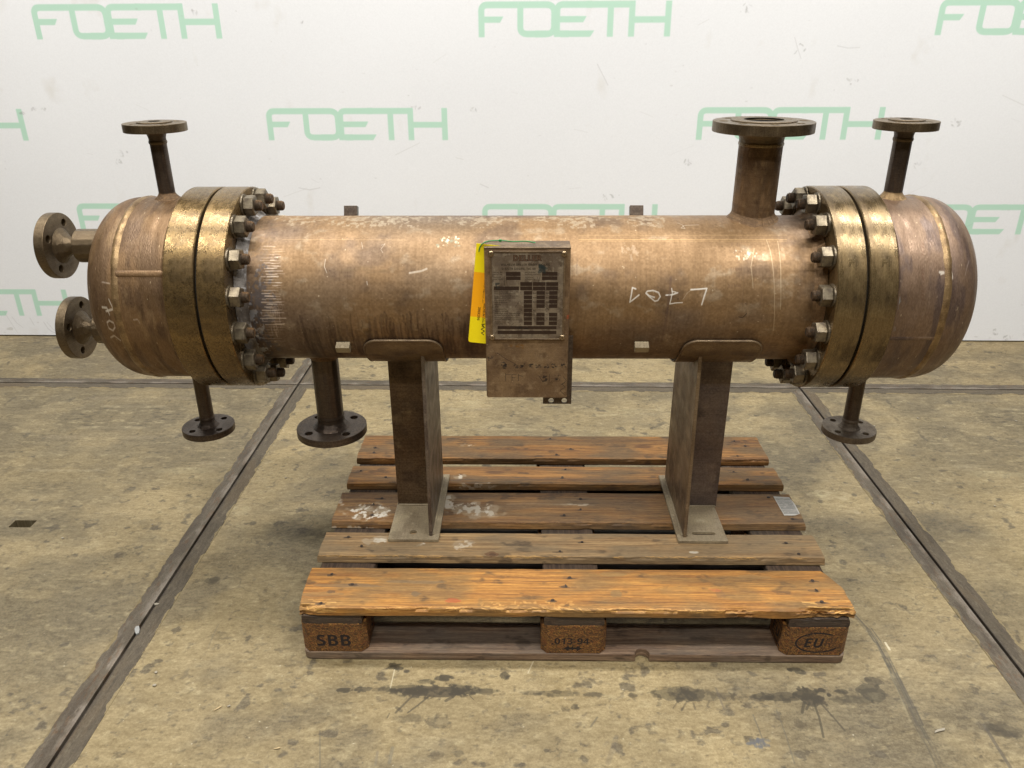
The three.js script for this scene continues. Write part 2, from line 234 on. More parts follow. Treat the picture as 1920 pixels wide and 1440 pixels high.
  const mk = (c) => new THREE.MeshStandardMaterial({ map: tex(c, true, THREE.MirroredRepeatWrapping), bumpMap: bump, bumpScale: 0.0009, roughnessMap: rough, roughness: 1.05, color: rgb(0.93, 0.93, 0.93) });
  const mCentre = mk(centre), mOther = mk(other), mOther2 = mk(other); mOther2.color = rgb(0.9, 0.89, 0.89);
  const steelMap = (dirty) => raster(2048, 64, (x, y, o) => {        // y: 63 at the joint, 0 at the concrete
    const v = 1 - y / 63, n = fbm(x / 26, y / 9, 4, 101 + dirty), f = fbm(x / 3, y / 3, 3, 111 + dirty), l = fbm(x / 120, y / 40, 3, 121 + dirty);
    if (dirty) { set3(o, [80, 71, 57]); mix3(o, [66, 58, 47], smooth(0.45, 0.7, n) * 0.7); mix3(o, [90, 75, 54], smooth(0.55, 0.75, l) * 0.5); mix3(o, [98, 89, 72], smooth(0.64, 0.76, fbm(x / 24, y / 10, 4, 135)) * 0.6); }
    else { set3(o, [92, 83, 70]); mix3(o, [112, 103, 90], smooth(0.48, 0.72, n) * 0.6); mix3(o, [76, 67, 56], smooth(0.5, 0.7, l) * 0.8); mix3(o, [96, 70, 48], smooth(0.6, 0.78, fbm(x / 18, y / 8, 3, 131)) * 0.5); mix3(o, [138, 128, 116], smooth(0.5, 0.05, v + 0.5 * (fbm(x / 14, y / 8, 4, 143) - 0.5)) * 0.75 * smooth(0.3, 0.6, fbm(x / 90, 2, 3, 141))); }
    const edge = 0.93 + 0.5 * (fbm(x / 30, 7, 4, 151 + dirty) - 0.5); if (v > edge) mix3(o, [124, 110, 80], smooth(edge, edge + 0.03, v)); if (v < 0.06) mix3(o, [48, 40, 32], 0.7 * dirty);
    const k = (f - 0.5) * 26; o[0] += k; o[1] += k; o[2] += k;
  });
  const mkSteel = (d) => new THREE.MeshStandardMaterial({ map: tex(steelMap(d)), roughness: d ? 0.8 : 0.5, metalness: d ? 0.1 : 0.45, bumpMap: bump, bumpScale: 0.0006 });
  const worn = mkSteel(0), dirtySteel = mkSteel(1);
  const dirt = new THREE.MeshStandardMaterial({ color: rgb(0.035, 0.028, 0.02), roughness: 1 });
  const floor = structure('floor');
  floor.userData.label = 'floor of worn concrete slabs framed in steel';
  part('joint_bed', new THREE.BoxGeometry(14, 0.05, 12).translate(0, -0.065, 2), dirt, floor);
  // slabs: corner points clockwise seen from above; steel edge round each
  const G = 0.0035, E = 0.042;
  const rear = (x, k) => JOINT.rear(x) + k * G;
  const cols = [[-6.9, -2.9925 - 2 - G], [-2.9925 - 2 + G, -2.9925 - G], [-2.9925 + G, JOINT.left - G], [JOINT.left + G, JOINT.right - G], [JOINT.right + G, 2.951 - G], [2.951 + G, 4.93], [4.94, 6.9]];
  const rows = [[(x) => -2.95, (x) => rear(x, -1)], [(x) => rear(x, 1), (x) => JOINT.front - G], [(x) => JOINT.front + G, (x) => 2.47 - G], [(x) => 2.47 + G, (x) => 4.45], [(x) => 4.46, (x) => 7.9]];
  rows.forEach(([za, zb], ri) => cols.forEach(([xa, xb], ci) => {
    const s = group('floor_slab', floor), near = ri < 3 && ci > 0 && ci < 6, e = near ? E : 0, main = ri === 1 && ci === 3;
    const outline = [[xa + e, za(xa) + e], [xb - e, za(xb) + e], [xb - e, zb(xb) - e], [xa + e, zb(xa) - e]];
    const holes = [];
    if (ri === 1 && ci === 2) { const h = new THREE.Path(); [[-1.572, -0.505], [-1.509, -0.505], [-1.509, -0.54], [-1.572, -0.54]].forEach(([x, z], i) => (i ? h.lineTo(x, -z) : h.moveTo(x, -z))); h.closePath(); holes.push(h); }
    const g = plateXZ(outline, -0.04, 0, holes, 0), p = g.attributes.position, uv = g.attributes.uv;
    for (let i = 0; i < p.count; i++) uv.setXY(i, main ? (p.getX(i) - X0) / w : (p.getX(i) + ci * 0.37 + 9) / 2.04, main ? 1 - (p.getZ(i) - Z0) / d : (p.getZ(i) + ri * 0.61 + 9) / 2.1);
    part('concrete', g, main ? mCentre : (ci + ri) & 1 ? mOther : mOther2, s);
    if (!near) return;
    const strip = (o2, m, along, across) => { const gg = plateXZ(o2, -0.04, 0.0014, [], 0.001), q = gg.attributes.position, u = gg.attributes.uv; for (let i = 0; i < q.count; i++) { const x = q.getX(i), z = q.getZ(i); u.setXY(i, (along ? z : x) / 2.1 + ci * 0.31 + ri * 0.17, clamp(across(x, z) / e, 0.01, 0.99)); } part('steel_edge', gg, m, s); };
    strip([[xa, za(xa)], [xb, za(xb)], [xb - e, za(xb) + e], [xa + e, za(xa) + e]], dirtySteel, false, (x, z) => z - za(x));
    strip([[xb, zb(xb)], [xb - e, zb(xb) - e], [xa + e, zb(xa) - e], [xa, zb(xa)]], worn, false, (x, z) => zb(x) - z);
    strip([[xa, za(xa)], [xa + e, za(xa) + e], [xa + e, zb(xa) - e], [xa, zb(xa)]], dirtySteel, true, (x) => x - xa);
    strip([[xb, za(xb)], [xb, zb(xb)], [xb - e, zb(xb) - e], [xb - e, za(xb) + e]], worn, true, (x) => xb - x);
  }));
  // loose bits lying on the floor
  const chipM = new THREE.MeshStandardMaterial({ color: rgb(0.25, 0.22, 0.17), roughness: 0.8 }), woodM = new THREE.MeshStandardMaterial({ color: rgb(0.4, 0.3, 0.16), roughness: 0.8 }), paperM = new THREE.MeshStandardMaterial({ color: rgb(0.24, 0.24, 0.23), roughness: 0.8 });
  const chip = (u, v, a, b, m, name, label, cat, grp, h = 0.0016) => {
    const p = onPlaneY(u, v, 0), n = 7, ph = rr(0, 6), pts = []; for (let i = 0; i < n; i++) { const t = i / n * 2 * Math.PI, k = rr(0.4, 1.15); pts.push([Math.cos(t) * a * k, Math.sin(t) * b * k]); }
    const o = new THREE.Mesh(plateXZ(pts, 0, h, [], 0.0004), m); o.name = numbered(name); o.position.set(p.x, 0.0018, p.z); o.rotation.y = ph; o.castShadow = o.receiveShadow = true; o.userData = { label, category: cat }; if (grp) o.userData.group = grp; scene.add(o);
  };
  seed(42);
  chip(257, 1184, 0.017, 0.0075, paperM, 'paper_scrap', 'grey torn scrap lying on the steel slab edge beside the pallet', 'scrap', null, 0.004);
  chip(293, 1134, 0.008, 0.005, chipM, 'paint_flake', 'pale flake stuck on the steel joint above the grey scrap', 'flake', null);
  chip(1760, 1371, 0.016, 0.005, chipM, 'plaster_flake', 'white sliver on the concrete beyond the dark tyre mark', 'flake', null);
  chip(408, 1330, 0.014, 0.0018, woodM, 'wood_splinter', 'thin pale wood splinter lying beside a small pale chip in front of the pallet', 'splinter', 'splinters by the pallet'); chip(520, 1405, 0.013, 0.0018, woodM, 'wood_splinter', 'thin pale wood splinter lying alone on bare concrete in front of the pallet', 'splinter', 'splinters by the pallet');
  seed(43);
  for (const [u, v] of [[536, 897], [1840, 646], [1815, 660], [1722, 943], [1748, 945], [1865, 950], [1770, 802], [1720, 785], [1640, 800], [1905, 790], [118, 1010], [286, 985], [293, 1262], [290, 1286], [430, 1325]]) chip(u, v, rr(0.003, 0.006), rr(0.002, 0.004), chipM, 'concrete_chip', 'small pale chip lying loose on the concrete floor', 'chip', 'pale chips scattered over the floor');
}

// ---------------------------------------------------------------- wood
function woodCanvas(W, H, s, { base, dark, light, grey, greyAmount = 0.4, knots = 3, line = 1 }) {
  seed(s); const K = []; for (let i = 0; i < knots; i++) K.push([rr(0.05, 0.95) * W, rr(0.05, 0.95) * H, rr(5, 13)]);
  return raster(W, H, (x, y, o) => {
    let yy = y + 10 * (fbm(x / 300, y / 60, 3, s) - 0.5) + 3 * (fbm(x / 70, y / 30, 2, s + 3) - 0.5), ring = 0;
    for (const [kx, ky, kr] of K) { const dx = (x - kx) / 2.6, dy = y - ky, d = Math.hypot(dx, dy); yy += Math.sign(dy || 1) * kr * 0.9 * Math.exp(-d * d / (kr * kr * 5)); if (d < kr * 1.5) ring = Math.max(ring, smooth(kr * 1.25, kr * 0.6, d + 2 * (vn(x / 3, y / 3, 8) - 0.5))); }
    const broad = fbm(x / 420, yy / 13, 2, s + 11), g1 = fbm(x / 160, yy / 2.6, 3, s + 23), fibre = vn(x / 26, yy / 0.9, s + 31), pore = fbm(x / 9, y / 1.4, 2, s + 41);
    set3(o, base);
    mix3(o, light, smooth(0.45, 0.7, g1) * 0.6 * line); mix3(o, dark, smooth(0.5, 0.34, g1) * 0.45 * line); mix3(o, dark, smooth(0.52, 0.78, broad) * 0.4 + smooth(0.55, 0.75, fbm(x / 260, yy / 3.4, 2, s + 51)) * 0.32 * line);
    mix3(o, grey, greyAmount * smooth(0.38, 0.72, fbm(x / 120, y / 46, 4, s + 61)));
    mix3(o, dark, ring * 0.75);
    mix3(o, [38, 29, 20], smooth(0.64, 0.8, fbm(x / 50, y / 26, 5, s + 71)) * 0.4); mix3(o, grey, smooth(0.5, 0.72, fbm(x / 170, y / 40, 4, s + 81)) * 0.5);
    const k = (fibre - 0.5) * 26 + (pore - 0.5) * 26; o[0] += k; o[1] += k * 0.85; o[2] += k * 0.6;
  });
}
// a sawn board lying along x, its cross-section walked round from the back top edge; uv wraps once round
function boardGeometry(L, W, T, s, { cutL = [0, 0], cutR = [0, 0], wear = 0.0025, chip = 0.004, chips = [], fine = false } = {}) {
  const c = 0.003, nx = fine ? 300 : 110, prof = [];
  const add = (z, y) => prof.push([z, y]);
  const nz = Math.max(6, Math.round(W / 0.012));
  for (let i = 0; i <= nz; i++) add(-W + c + (W - 2 * c) * i / nz, T / 2);
  add(-0.0008, T / 2 - c * 0.6); add(0, T / 2 - c * 1.6); add(0, T / 2 - T * 0.4); add(0, 0 - T * 0.2); add(0, -T / 2 + c); add(-c, -T / 2);
  for (let i = 1; i <= 4; i++) add(-c - (W - 2 * c) * i / 4, -T / 2);
  add(-W, -T / 2 + c); add(-W, 0); add(-W, T / 2 - c);
  const m = prof.length, per = [0]; for (let i = 1; i <= m; i++) { const a = prof[i - 1], b = prof[i % m]; per.push(per[i - 1] + Math.hypot(a[0] - b[0], a[1] - b[1])); }
  const total = per[m], P = [], U = [], I = [];
  for (let j = 0; j <= nx; j++) for (let i = 0; i <= m; i++) {
    const [z, y] = prof[i % m], t = -z / W;                                          // t: 0 front, 1 back
    const ends = (cut) => Math.max(0, cut[0] * (1 - t / 0.32)) + Math.max(0, cut[1] * (1 - (1 - t) / 0.45));
    const xl = -L / 2 + ends(cutL) + 0.003 * vn(t * 9 + y * 90, s, 3), xr = L / 2 - ends(cutR) - 0.003 * vn(t * 9 + y * 90, s + 4, 5), x = lerp(xl, xr, j / nx);
    let zz = z, yy = y; const front = t < 0.04, back = t > 0.96, topEdge = y > T / 2 - c * 2;
    if (front) zz -= wear * fbm(x * 14, s, 3, 7) * (topEdge ? 1.5 : 0.9) + (topEdge ? chip * 0.45 * smooth(0.52, 0.66, fbm(x * 30 + s, 3, 4, 13)) + 0.001 * vn(x * 160, s, 4) : 0);
    if (back) zz += wear * fbm(x * 14, s + 2, 3, 9);
    if (y >= T / 2 - 0.0001) yy += 0.0012 * (fbm(x * 5, t * 4 + s, 3, 15) - 0.5) - (t < 0.05 ? 0.001 + 0.003 * smooth(0.5, 0.72, fbm(x * 12, s, 3, 19)) : 0);
    for (const [cx, cw, dz, dy] of chips) { const k = Math.max(0, 1 - Math.abs(x - cx) / cw); if (front && k > 0) { const q = k * (0.4 + vn(x * 130, y * 600, 7)); zz -= dz * q * (0.4 + 0.6 * vn(y * 700, x * 20, 4)); if (topEdge) yy -= dy * q; } }
    P.push(x, yy, zz); U.push(x / 1.2 + 0.5, 1 - per[i] / total);
  }
  const M = m + 1;
  for (let j = 0; j < nx; j++) for (let i = 0; i < m; i++) { const p = j * M + i, q = p + M; I.push(p, p + 1, q, q, p + 1, q + 1); }
  for (const j of [0, nx]) { const at = P.length / 3; let cx = 0, cy = 0, cz = 0; for (let i = 0; i < m; i++) { const k = (j * M + i) * 3; cx += P[k]; cy += P[k + 1]; cz += P[k + 2]; } 
    const rim = []; for (let i = 0; i < m; i++) { const k = (j * M + i) * 3; rim.push(P.length / 3); P.push(P[k], P[k + 1], P[k + 2]); U.push(P[k + 2] * 0.3 + 0.02 * s, 0.1 + P[k + 1] * 8); }
    const cc = P.length / 3; P.push(cx / m, cy / m, cz / m); U.push(0.5, 0.1); for (let i = 0; i < m; i++) { const a = rim[i], b = rim[(i + 1) % m]; j ? I.push(cc, b, a) : I.push(cc, a, b); } }
  const g = new THREE.BufferGeometry(); g.setAttribute('position', new THREE.Float32BufferAttribute(P, 3)); g.setAttribute('uv', new THREE.Float32BufferAttribute(U, 2)); g.setIndex(I);
  return toCreasedNormals(g, 0.5);
}
const woodBump = (() => tex(raster(512, 512, (x, y, o) => { const v = 128 + (fbm(x / 60, y / 2.2, 3, 201) - 0.5) * 170 + (fbm(x / 4, y / 4, 2, 203) - 0.5) * 60; o[0] = o[1] = o[2] = v; }), false, THREE.MirroredRepeatWrapping))();
function buildPallet() {
  const pallet = thing('wooden_pallet', 'worn wooden pallet with chipboard blocks under the rusty brown vessel', 'pallet', [0, 0, 0]);
  const TW = 1344, TH = 336;
  const P = { amber: { base: [146, 99, 40], dark: [104, 65, 25], light: [172, 123, 54], grey: [104, 80, 46], greyAmount: 0.6 },
    brown: { base: [128, 91, 49], dark: [84, 56, 30], light: [150, 113, 66], grey: [94, 75, 52], greyAmount: 0.6 },
    pale: { base: [146, 117, 78], dark: [102, 75, 46], light: [170, 142, 100], grey: [116, 98, 72], greyAmount: 0.7 },
    warm: { base: [136, 93, 42], dark: [86, 55, 26], light: [160, 116, 60], grey: [92, 72, 46], greyAmount: 0.7 },
    low: { base: [122, 98, 76], dark: [80, 60, 46], light: [150, 126, 100], grey: [102, 90, 78], greyAmount: 0.6 } };
  const wood = (c) => { const b = woodBump.clone(); b.repeat.set(2.2, 1); return new THREE.MeshStandardMaterial({ map: tex(c), roughness: 0.72, bumpMap: b, bumpScale: 0.0011 }); };
  const nailM = new THREE.MeshStandardMaterial({ color: rgb(0.05, 0.036, 0.028), roughness: 0.6, metalness: 0.6 });
  const boards = [[0, 0.145, 'amber', 301, { cutL: [0.005, 0], cutR: [0.0, 0.03], fine: true, chip: 0.006, chips: [[0.53, 0.075, 0.012, 0.008], [0.58, 0.03, 0.012, 0.004], [0.36, 0.06, 0.006, 0.003], [-0.585, 0.03, 0.008, 0.006], [-0.08, 0.05, 0.004, 0.001]] }],
    [-0.186, 0.1, 'pale', 311, {}], [-0.3275, 0.145, 'brown', 321, { chips: [[0.05, 0.015, 0.004, 0.003]] }], [-0.514, 0.1, 'warm', 331, {}], [-0.655, 0.145, 'warm', 341, {}]];
  const nailG = new THREE.CylinderGeometry(0.0048, 0.0048, 0.003, 9);
  boards.forEach(([z0, W, kind, s, opt], bi) => {
    const c = woodCanvas(TW, TH, s, { ...P[kind], knots: bi === 0 ? 2 : 4 }), g = c.getContext('2d'), total = 2 * W + 2 * 0.022 - 0.007;
    const at = (u, v) => { const p = onPlaneY(u, v, 0.144); return [(p.x / 1.2 + 0.5) * TW, (p.z - z0 + W) / total * TH]; };
    seed(s + 5);
    for (let i = 0; i < 70; i++) blob(g, rr(0, TW), rr(0, TH), rr(3, 26), rr(1, 4), 0.7, css([48, 38, 28], rr(0.05, 0.3)), 16);
    for (let i = 0; i < 40; i++) { const x = rr(0, TW), y = rr(0, TH), l = rr(10, 130); strokes(g, [[x, y], [x + l, y + rr(-2, 2)]], rr(0.5, 1.2), css(rnd() < 0.6 ? [52, 35, 20] : [172, 140, 92], rr(0.2, 0.5))); }
    for (let i = 0; i < 26; i++) { const x = rr(0, TW), y = rr(0, W / total * TH), l = rr(8, 40), a = rr(-1.2, 1.2); strokes(g, [[x, y], [x + l * Math.cos(a), y + l * Math.sin(a)]], rr(0.5, 1), css([172, 146, 106], rr(0.15, 0.4))); }
    // bare splintered wood along the front arris
    const yEdge = (W - 0.003) / total * TH; for (let i = 0; i < (bi < 2 ? 330 : 160); i++) { const x = rr(0, TW), n = fbm(x / 90, s, 3, 5); if (n > 0.42) strokes(g, [[x, yEdge + rr(-9, 5)], [x + rr(5, 34), yEdge + rr(-8, 6)]], rr(0.8, 2.6), css(bi >= 2 ? [140, 100, 56] : [196, 150, 84], rr(0.25, 0.7))); }
    if (bi === 0) {
      const put = (u, v, rx, ry, col, a) => { const p = at(u, v); blob(g, p[0], p[1], rx, ry, 0.6, css(col, a), 30); };
      put(848, 1125, 20, 8, [150, 60, 28], 0.5); put(780, 1112, 13, 8, [88, 72, 54], 0.55); put(660, 1096, 70, 7, [84, 72, 58], 0.45); put(780, 1090, 60, 7, [92, 80, 64], 0.4); put(600, 1112, 46, 9, [92, 76, 56], 0.35); put(622, 1108, 12, 5, [60, 46, 34], 0.5); put(1155, 1110, 16, 12, [98, 82, 58], 0.4); put(1350, 1112, 10, 16, [104, 76, 44], 0.4); put(1340, 1105, 14, 6, [176, 88, 50], 0.35); put(1150, 1075, 30, 8, [110, 94, 66], 0.35); put(900, 1128, 6, 14, [110, 84, 50], 0.3); put(1410, 1080, 40, 7, [120, 100, 70], 0.35);
      for (let i = 0; i < 50; i++) { const p = at(rr(900, 1080), rr(1126, 1140)); blob(g, p[0], p[1], rr(2, 8), rr(1, 5), 0.8, css([186, 140, 74], rr(0.25, 0.6)), 10); }
      for (let i = 0; i < 60; i++) { const p = at(rr(1500, 1600), rr(1120, 1150)); strokes(g, [p, [p[0] + rr(6, 40), p[1] + rr(-4, 4)]], rr(0.8, 2), css(rnd() < 0.6 ? [204, 160, 90] : [52, 34, 20], rr(0.3, 0.8))); }
      for (let i = 0; i < 40; i++) { const p = at(rr(560, 620), rr(1122, 1146)); strokes(g, [p, [p[0] + rr(6, 30), p[1] + rr(-3, 3)]], rr(0.8, 2.4), css([204, 160, 92], rr(0.3, 0.8))); }
    }
    const white = (u, v, ru, rv, n, a) => { const p = at(u, v), q = at(u + ru, v), r = at(u, v + rv); dust(g, p[0], p[1], Math.abs(q[0] - p[0]), Math.abs(r[1] - p[1]) + 2, [206, 200, 188], Math.min(1, a * 1.3), 13, Math.round(u), 0.47); dust(g, p[0], p[1], Math.abs(q[0] - p[0]) * 1.2, Math.abs(r[1] - p[1]) * 1.2 + 2, [170, 160, 142], a * 0.75, 24, Math.round(v), 0.42); };
    if (bi === 2) { white(690, 958, 50, 18, 190, 0.7); white(640, 940, 10, 10, 24, 0.4); white(888, 955, 50, 16, 180, 0.55); white(840, 940, 16, 14, 40, 0.6); white(920, 962, 30, 6, 40, 0.4); white(1080, 945, 40, 2, 24, 0.3); white(650, 985, 60, 3, 40, 0.4); strokes(g, [[950, 944], [1000, 943], [1068, 945]].map((p) => at(...p)), 2, css([190, 178, 150], 0.4)); }
    if (bi === 1) { white(705, 1012, 26, 9, 60, 0.55); white(790, 1020, 10, 4, 24, 0.6); white(870, 1022, 22, 12, 70, 0.4); white(1300, 1034, 10, 2, 10, 0.5); const p = at(922, 1038); blob(g, p[0], p[1], 18, 16, 0.3, css([92, 62, 36], 0.7)); blob(g, p[0] + 2, p[1] + 2, 9, 9, 0.3, css([66, 42, 24], 0.6)); }
    if (bi === 3) { white(862, 892, 12, 5, 30, 0.55); white(900, 908, 60, 5, 60, 0.3); for (let i = 0; i < 90; i++) { const p = at(rr(650, 1460), rr(892, 903)); blob(g, p[0], p[1], rr(8, 60), rr(2, 6), 0.6, css([74, 62, 50], rr(0.15, 0.35)), 20); } }
    if (bi === 4) { white(878, 833, 16, 3, 18, 0.4); }
    const b = part('deck_board', boardGeometry(1.2, W, 0.022, s % 97, opt), wood(c), pallet); b.position.set(0, 0.133, z0);
    // nails over the three bearers
    seed(s + 9); for (const xc of [-0.5275, 0, 0.5275]) for (let i = 0; i < (W > 0.12 ? 3 : 2); i++) { const n = part('nail', nailG, nailM, pallet); n.position.set(xc + rr(-0.05, 0.05), 0.1436, z0 - W * (W > 0.12 ? [0.2, 0.5, 0.8][i] : [0.3, 0.7][i]) + rr(-0.012, 0.012)); n.rotation.set(rr(-0.2, 0.2), rr(0, 3), rr(-0.2, 0.2)); n.scale.set(rr(0.6, 1.05), 1, rr(0.45, 0.9)); const nx = (n.position.x / 1.2 + 0.5) * TW, ny = (n.position.z - z0 + W) / total * TH; blob(g, nx + rr(-8, 8), ny, rr(8, 22), rr(2, 4.5), 0.7, css([44, 32, 22], rr(0.3, 0.6)), 20); blob(g, nx + rr(-3, 3), ny + rr(-2, 2), rr(5, 9), rr(3, 5), 0.5, css([40, 29, 20], 0.5), 16); }
  });
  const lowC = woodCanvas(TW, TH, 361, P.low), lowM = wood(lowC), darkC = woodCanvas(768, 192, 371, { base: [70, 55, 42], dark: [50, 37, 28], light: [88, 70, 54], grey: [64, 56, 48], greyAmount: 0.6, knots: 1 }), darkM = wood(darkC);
  // three bearers across, under the deck
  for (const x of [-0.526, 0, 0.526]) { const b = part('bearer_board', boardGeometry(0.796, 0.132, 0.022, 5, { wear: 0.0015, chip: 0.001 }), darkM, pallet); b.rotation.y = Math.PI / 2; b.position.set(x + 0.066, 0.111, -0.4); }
  // bottom boards; the front one has a half-round notch
  const shadedWoodM = wood(woodCanvas(768, 192, 381, { base: [70, 61, 55], dark: [46, 38, 33], light: [88, 79, 72], grey: [64, 60, 58], greyAmount: 0.7, knots: 1 }));  // dirty wood for rear two boards, darkened to paint in shade under the deck
  const bottom = (z0, z1, notch) => {
    const s = new THREE.Shape(), k = 0.02, L = 0.598; s.moveTo(-L + k, -z0); if (notch) { s.lineTo(notch - 0.0155, -z0); s.absarc(notch, -z0 + 0.003, 0.0155, Math.PI, 0, true); s.lineTo(notch + 0.0155, -z0); } s.lineTo(L - k, -z0); s.quadraticCurveTo(L, -z0, L, -z0 + k); s.lineTo(L, -z1 - k); s.quadraticCurveTo(L, -z1, L - k, -z1); s.lineTo(-L + k, -z1); s.quadraticCurveTo(-L, -z1, -L, -z1 - k); s.lineTo(-L, -z0 + k); s.quadraticCurveTo(-L, -z0, -L + k, -z0);
    const g = new THREE.ExtrudeGeometry(s, { depth: 0.016, bevelEnabled: true, bevelThickness: 0.0025, bevelSize: 0.003, bevelOffset: -0.003, bevelSegments: 2, curveSegments: 10 }); g.rotateX(-Math.PI / 2); g.translate(0, 0.0035, 0); const q = boxUV(g); const u = q.attributes.uv; for (let i = 0; i < u.count; i++) u.setXY(i, u.getX(i) / 1.2 + 0.5, u.getY(i) * 3); part('bottom_board', q, notch ? lowM : shadedWoodM, pallet);
  };
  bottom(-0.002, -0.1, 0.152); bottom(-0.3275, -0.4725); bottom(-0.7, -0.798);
  // pressed chipboard blocks
  const chipboard = (s, paint) => {
    const c = canvas(640, 352), g = c.getContext('2d'); seed(s); g.fillStyle = 'rgb(100,67,33)'; g.fillRect(0, 0, 640, 352);
    for (let i = 0; i < 5200; i++) { const x = rr(-10, 650), y = rr(-10, 362), a = rr(-0.7, 0.7) + (rnd() < 0.25 ? 1.2 : 0), l = rr(6, 30), t = rnd(); g.save(); g.translate(x, y); g.rotate(a); g.fillStyle = css(t < 0.42 ? [128 + rr(-18, 18), 86 + rr(-13, 13), 40] : t < 0.72 ? [62, 39, 20] : t < 0.9 ? [172, 122, 58] : [40, 27, 17], rr(0.45, 0.95)); g.fillRect(0, 0, l, rr(2, 6)); g.restore(); }
    for (let i = 0; i < 12; i++) blob(g, rr(0, 640), rr(0, 352), rr(20, 90), rr(10, 40), 0.6, css([58, 40, 26], rr(0.06, 0.16)), 30);
    if (paint) { g.save(); paint(g); g.restore(); for (let i = 0; i < 260; i++) { const x = rr(60, 600), y = rr(60, 330); g.save(); g.translate(x, y); g.rotate(rr(-0.6, 0.6)); g.fillStyle = css([118, 82, 44], rr(0.2, 0.7)); g.fillRect(0, 0, rr(3, 14), rr(1, 3)); g.restore(); } }
    const m = new THREE.MeshStandardMaterial({ map: tex(c), roughness: 0.85, bumpMap: tex(c, false), bumpScale: 0.0016 }); return m;
  };
  const ink = 'rgba(26,20,18,0.92)', f2 = (g, text, x, y, size, sx = 1, skew = 0, w = 'bold') => { g.save(); g.translate(x, y); g.transform(sx, 0, skew, 1, 0, 0); g.font = `${w} ${size}px sans-serif`; g.fillStyle = ink; g.fillText(text, 0, 0); g.restore(); };
  const paintSBB = (g) => f2(g, 'SBB', 138, 278, 196, 1.0, 0, 'bold');
  const paintDate = (g) => { f2(g, '.013-94', 98, 234, 104, 1.08, 0); g.fillStyle = ink; g.beginPath(); [[222, 288], [272, 258], [284, 276], [346, 276], [362, 258], [404, 288], [362, 318], [350, 300], [278, 300], [268, 318]].forEach((p) => g.lineTo(...p)); g.fill(); g.fillRect(304, 258, 14, 54); };
  const paintEUR = (g) => { g.strokeStyle = ink; g.lineWidth = 17; g.beginPath(); g.ellipse(345, 192, 215, 118, 0, 0.55, 5.35); g.stroke(); f2(g, 'EU', 196, 250, 160, 0.98, -0.16, 'bold'); g.globalAlpha = 0.4; f2(g, 'R', 392, 250, 160, 0.9, -0.16, 'normal'); };
  const plainM = chipboard(401), fronts = [chipboard(402, paintSBB), chipboard(403, paintDate), chipboard(404, paintEUR)];
  [-0.5255, 0, 0.5255].forEach((x, xi) => [[-0.003, -0.1], [-0.3275, -0.4725], [-0.7, -0.797]].forEach(([za, zb], zi) => {
    const h = 0.0715, k = 0.013, s = [[x - h + k, za], [x + h - k, za], [x + h, za - k], [x + h, zb + k], [x + h - k, zb], [x - h + k, zb], [x - h, zb + k], [x - h, za - k]];
    const g = boxUV(plateXZ(s, 0.0225, 0.0995, [], 0.0012)), u = g.attributes.uv, p = g.attributes.position; for (let i = 0; i < u.count; i++) u.setXY(i, (u.getX(i) - x + h) / (2 * h), (p.getY(i) - 0.022) / 0.078);
    part('block', g, zi ? plainM : fronts[xi], pallet);
  }));
  // torn barcode sticker on the third board
  const bc = canvas(256, 384), g = bc.getContext('2d'); g.fillStyle = 'rgb(168,165,158)'; g.fillRect(0, 0, 256, 384); seed(77); for (let y = 40; y < 350;) { const t = rr(3, 13); g.fillStyle = css([66, 64, 62], 0.9); g.fillRect(18, y, 214, t); y += t + rr(4, 12); }
  for (let i = 0; i < 90; i++) blob(g, rr(0, 256), rr(0, 384), rr(4, 30), rr(3, 10), 0.8, css([160, 155, 146], rr(0.2, 0.8)), 14);
  const bg = plateXZ([[0.553, -0.457], [0.594, -0.452], [0.5985, -0.42], [0.5975, -0.375], [0.582, -0.366], [0.555, -0.366]], 0, 0.0004, [], 0), bu = bg.attributes.uv, bp = bg.attributes.position; for (let i = 0; i < bu.count; i++) bu.setXY(i, (bp.getX(i) - 0.553) / 0.046, 1 - (bp.getZ(i) + 0.457) / 0.091);
  const bl = part('barcode_label', bg, new THREE.MeshStandardMaterial({ map: tex(bc), roughness: 0.6 }), pallet); bl.position.y = 0.1448;
}

// ---------------------------------------------------------------- metal
const metalRough = tex(raster(512, 512, (x, y, o) => { const v = 128 + (fbm(x / 50, y / 50, 5, 501) - 0.5) * 150 + (fbm(x / 4, y / 60, 2, 503) - 0.5) * 60; o[0] = o[2] = 0; o[1] = clamp(v + 40, 60, 255); o[0] = o[2] = o[1]; }), false, THREE.MirroredRepeatWrapping);
const metalBump = tex(raster(512, 512, (x, y, o) => { const v = 128 + (fbm(x / 8, y / 8, 4, 505) - 0.5) * 160; o[0] = o[1] = o[2] = v; }), false, THREE.MirroredRepeatWrapping);
const metalC = (w, h, s, { base, a, b, light, grain = 1, patch = 1, streak = 1 }, along = 'y') => raster(w, h, (x, y, o) => {
  const X = along === 'y' ? x : y, Y = along === 'y' ? y : x;
  const n1 = fbm(x / 150, y / 150, 4, s), n2 = fbm(x / 60, y / 60, 5, s + 7), st = fbm(X / 2.2, Y / 90, 2, s + 13), fi = fbm(x / 3, y / 3, 3, s + 19);
  set3(o, base); mix3(o, a, smooth(0.42, 0.68, n1) * patch); mix3(o, b, smooth(0.5, 0.72, n2) * 0.7 * patch); mix3(o, light, smooth(0.58, 0.8, fbm(x / 34, y / 34, 5, s + 23)) * 0.55);
  const k = (st - 0.5) * 16 * grain * streak + (fi - 0.5) * 36 * grain; o[0] += k; o[1] += k * 0.95; o[2] += k * 0.85;
});
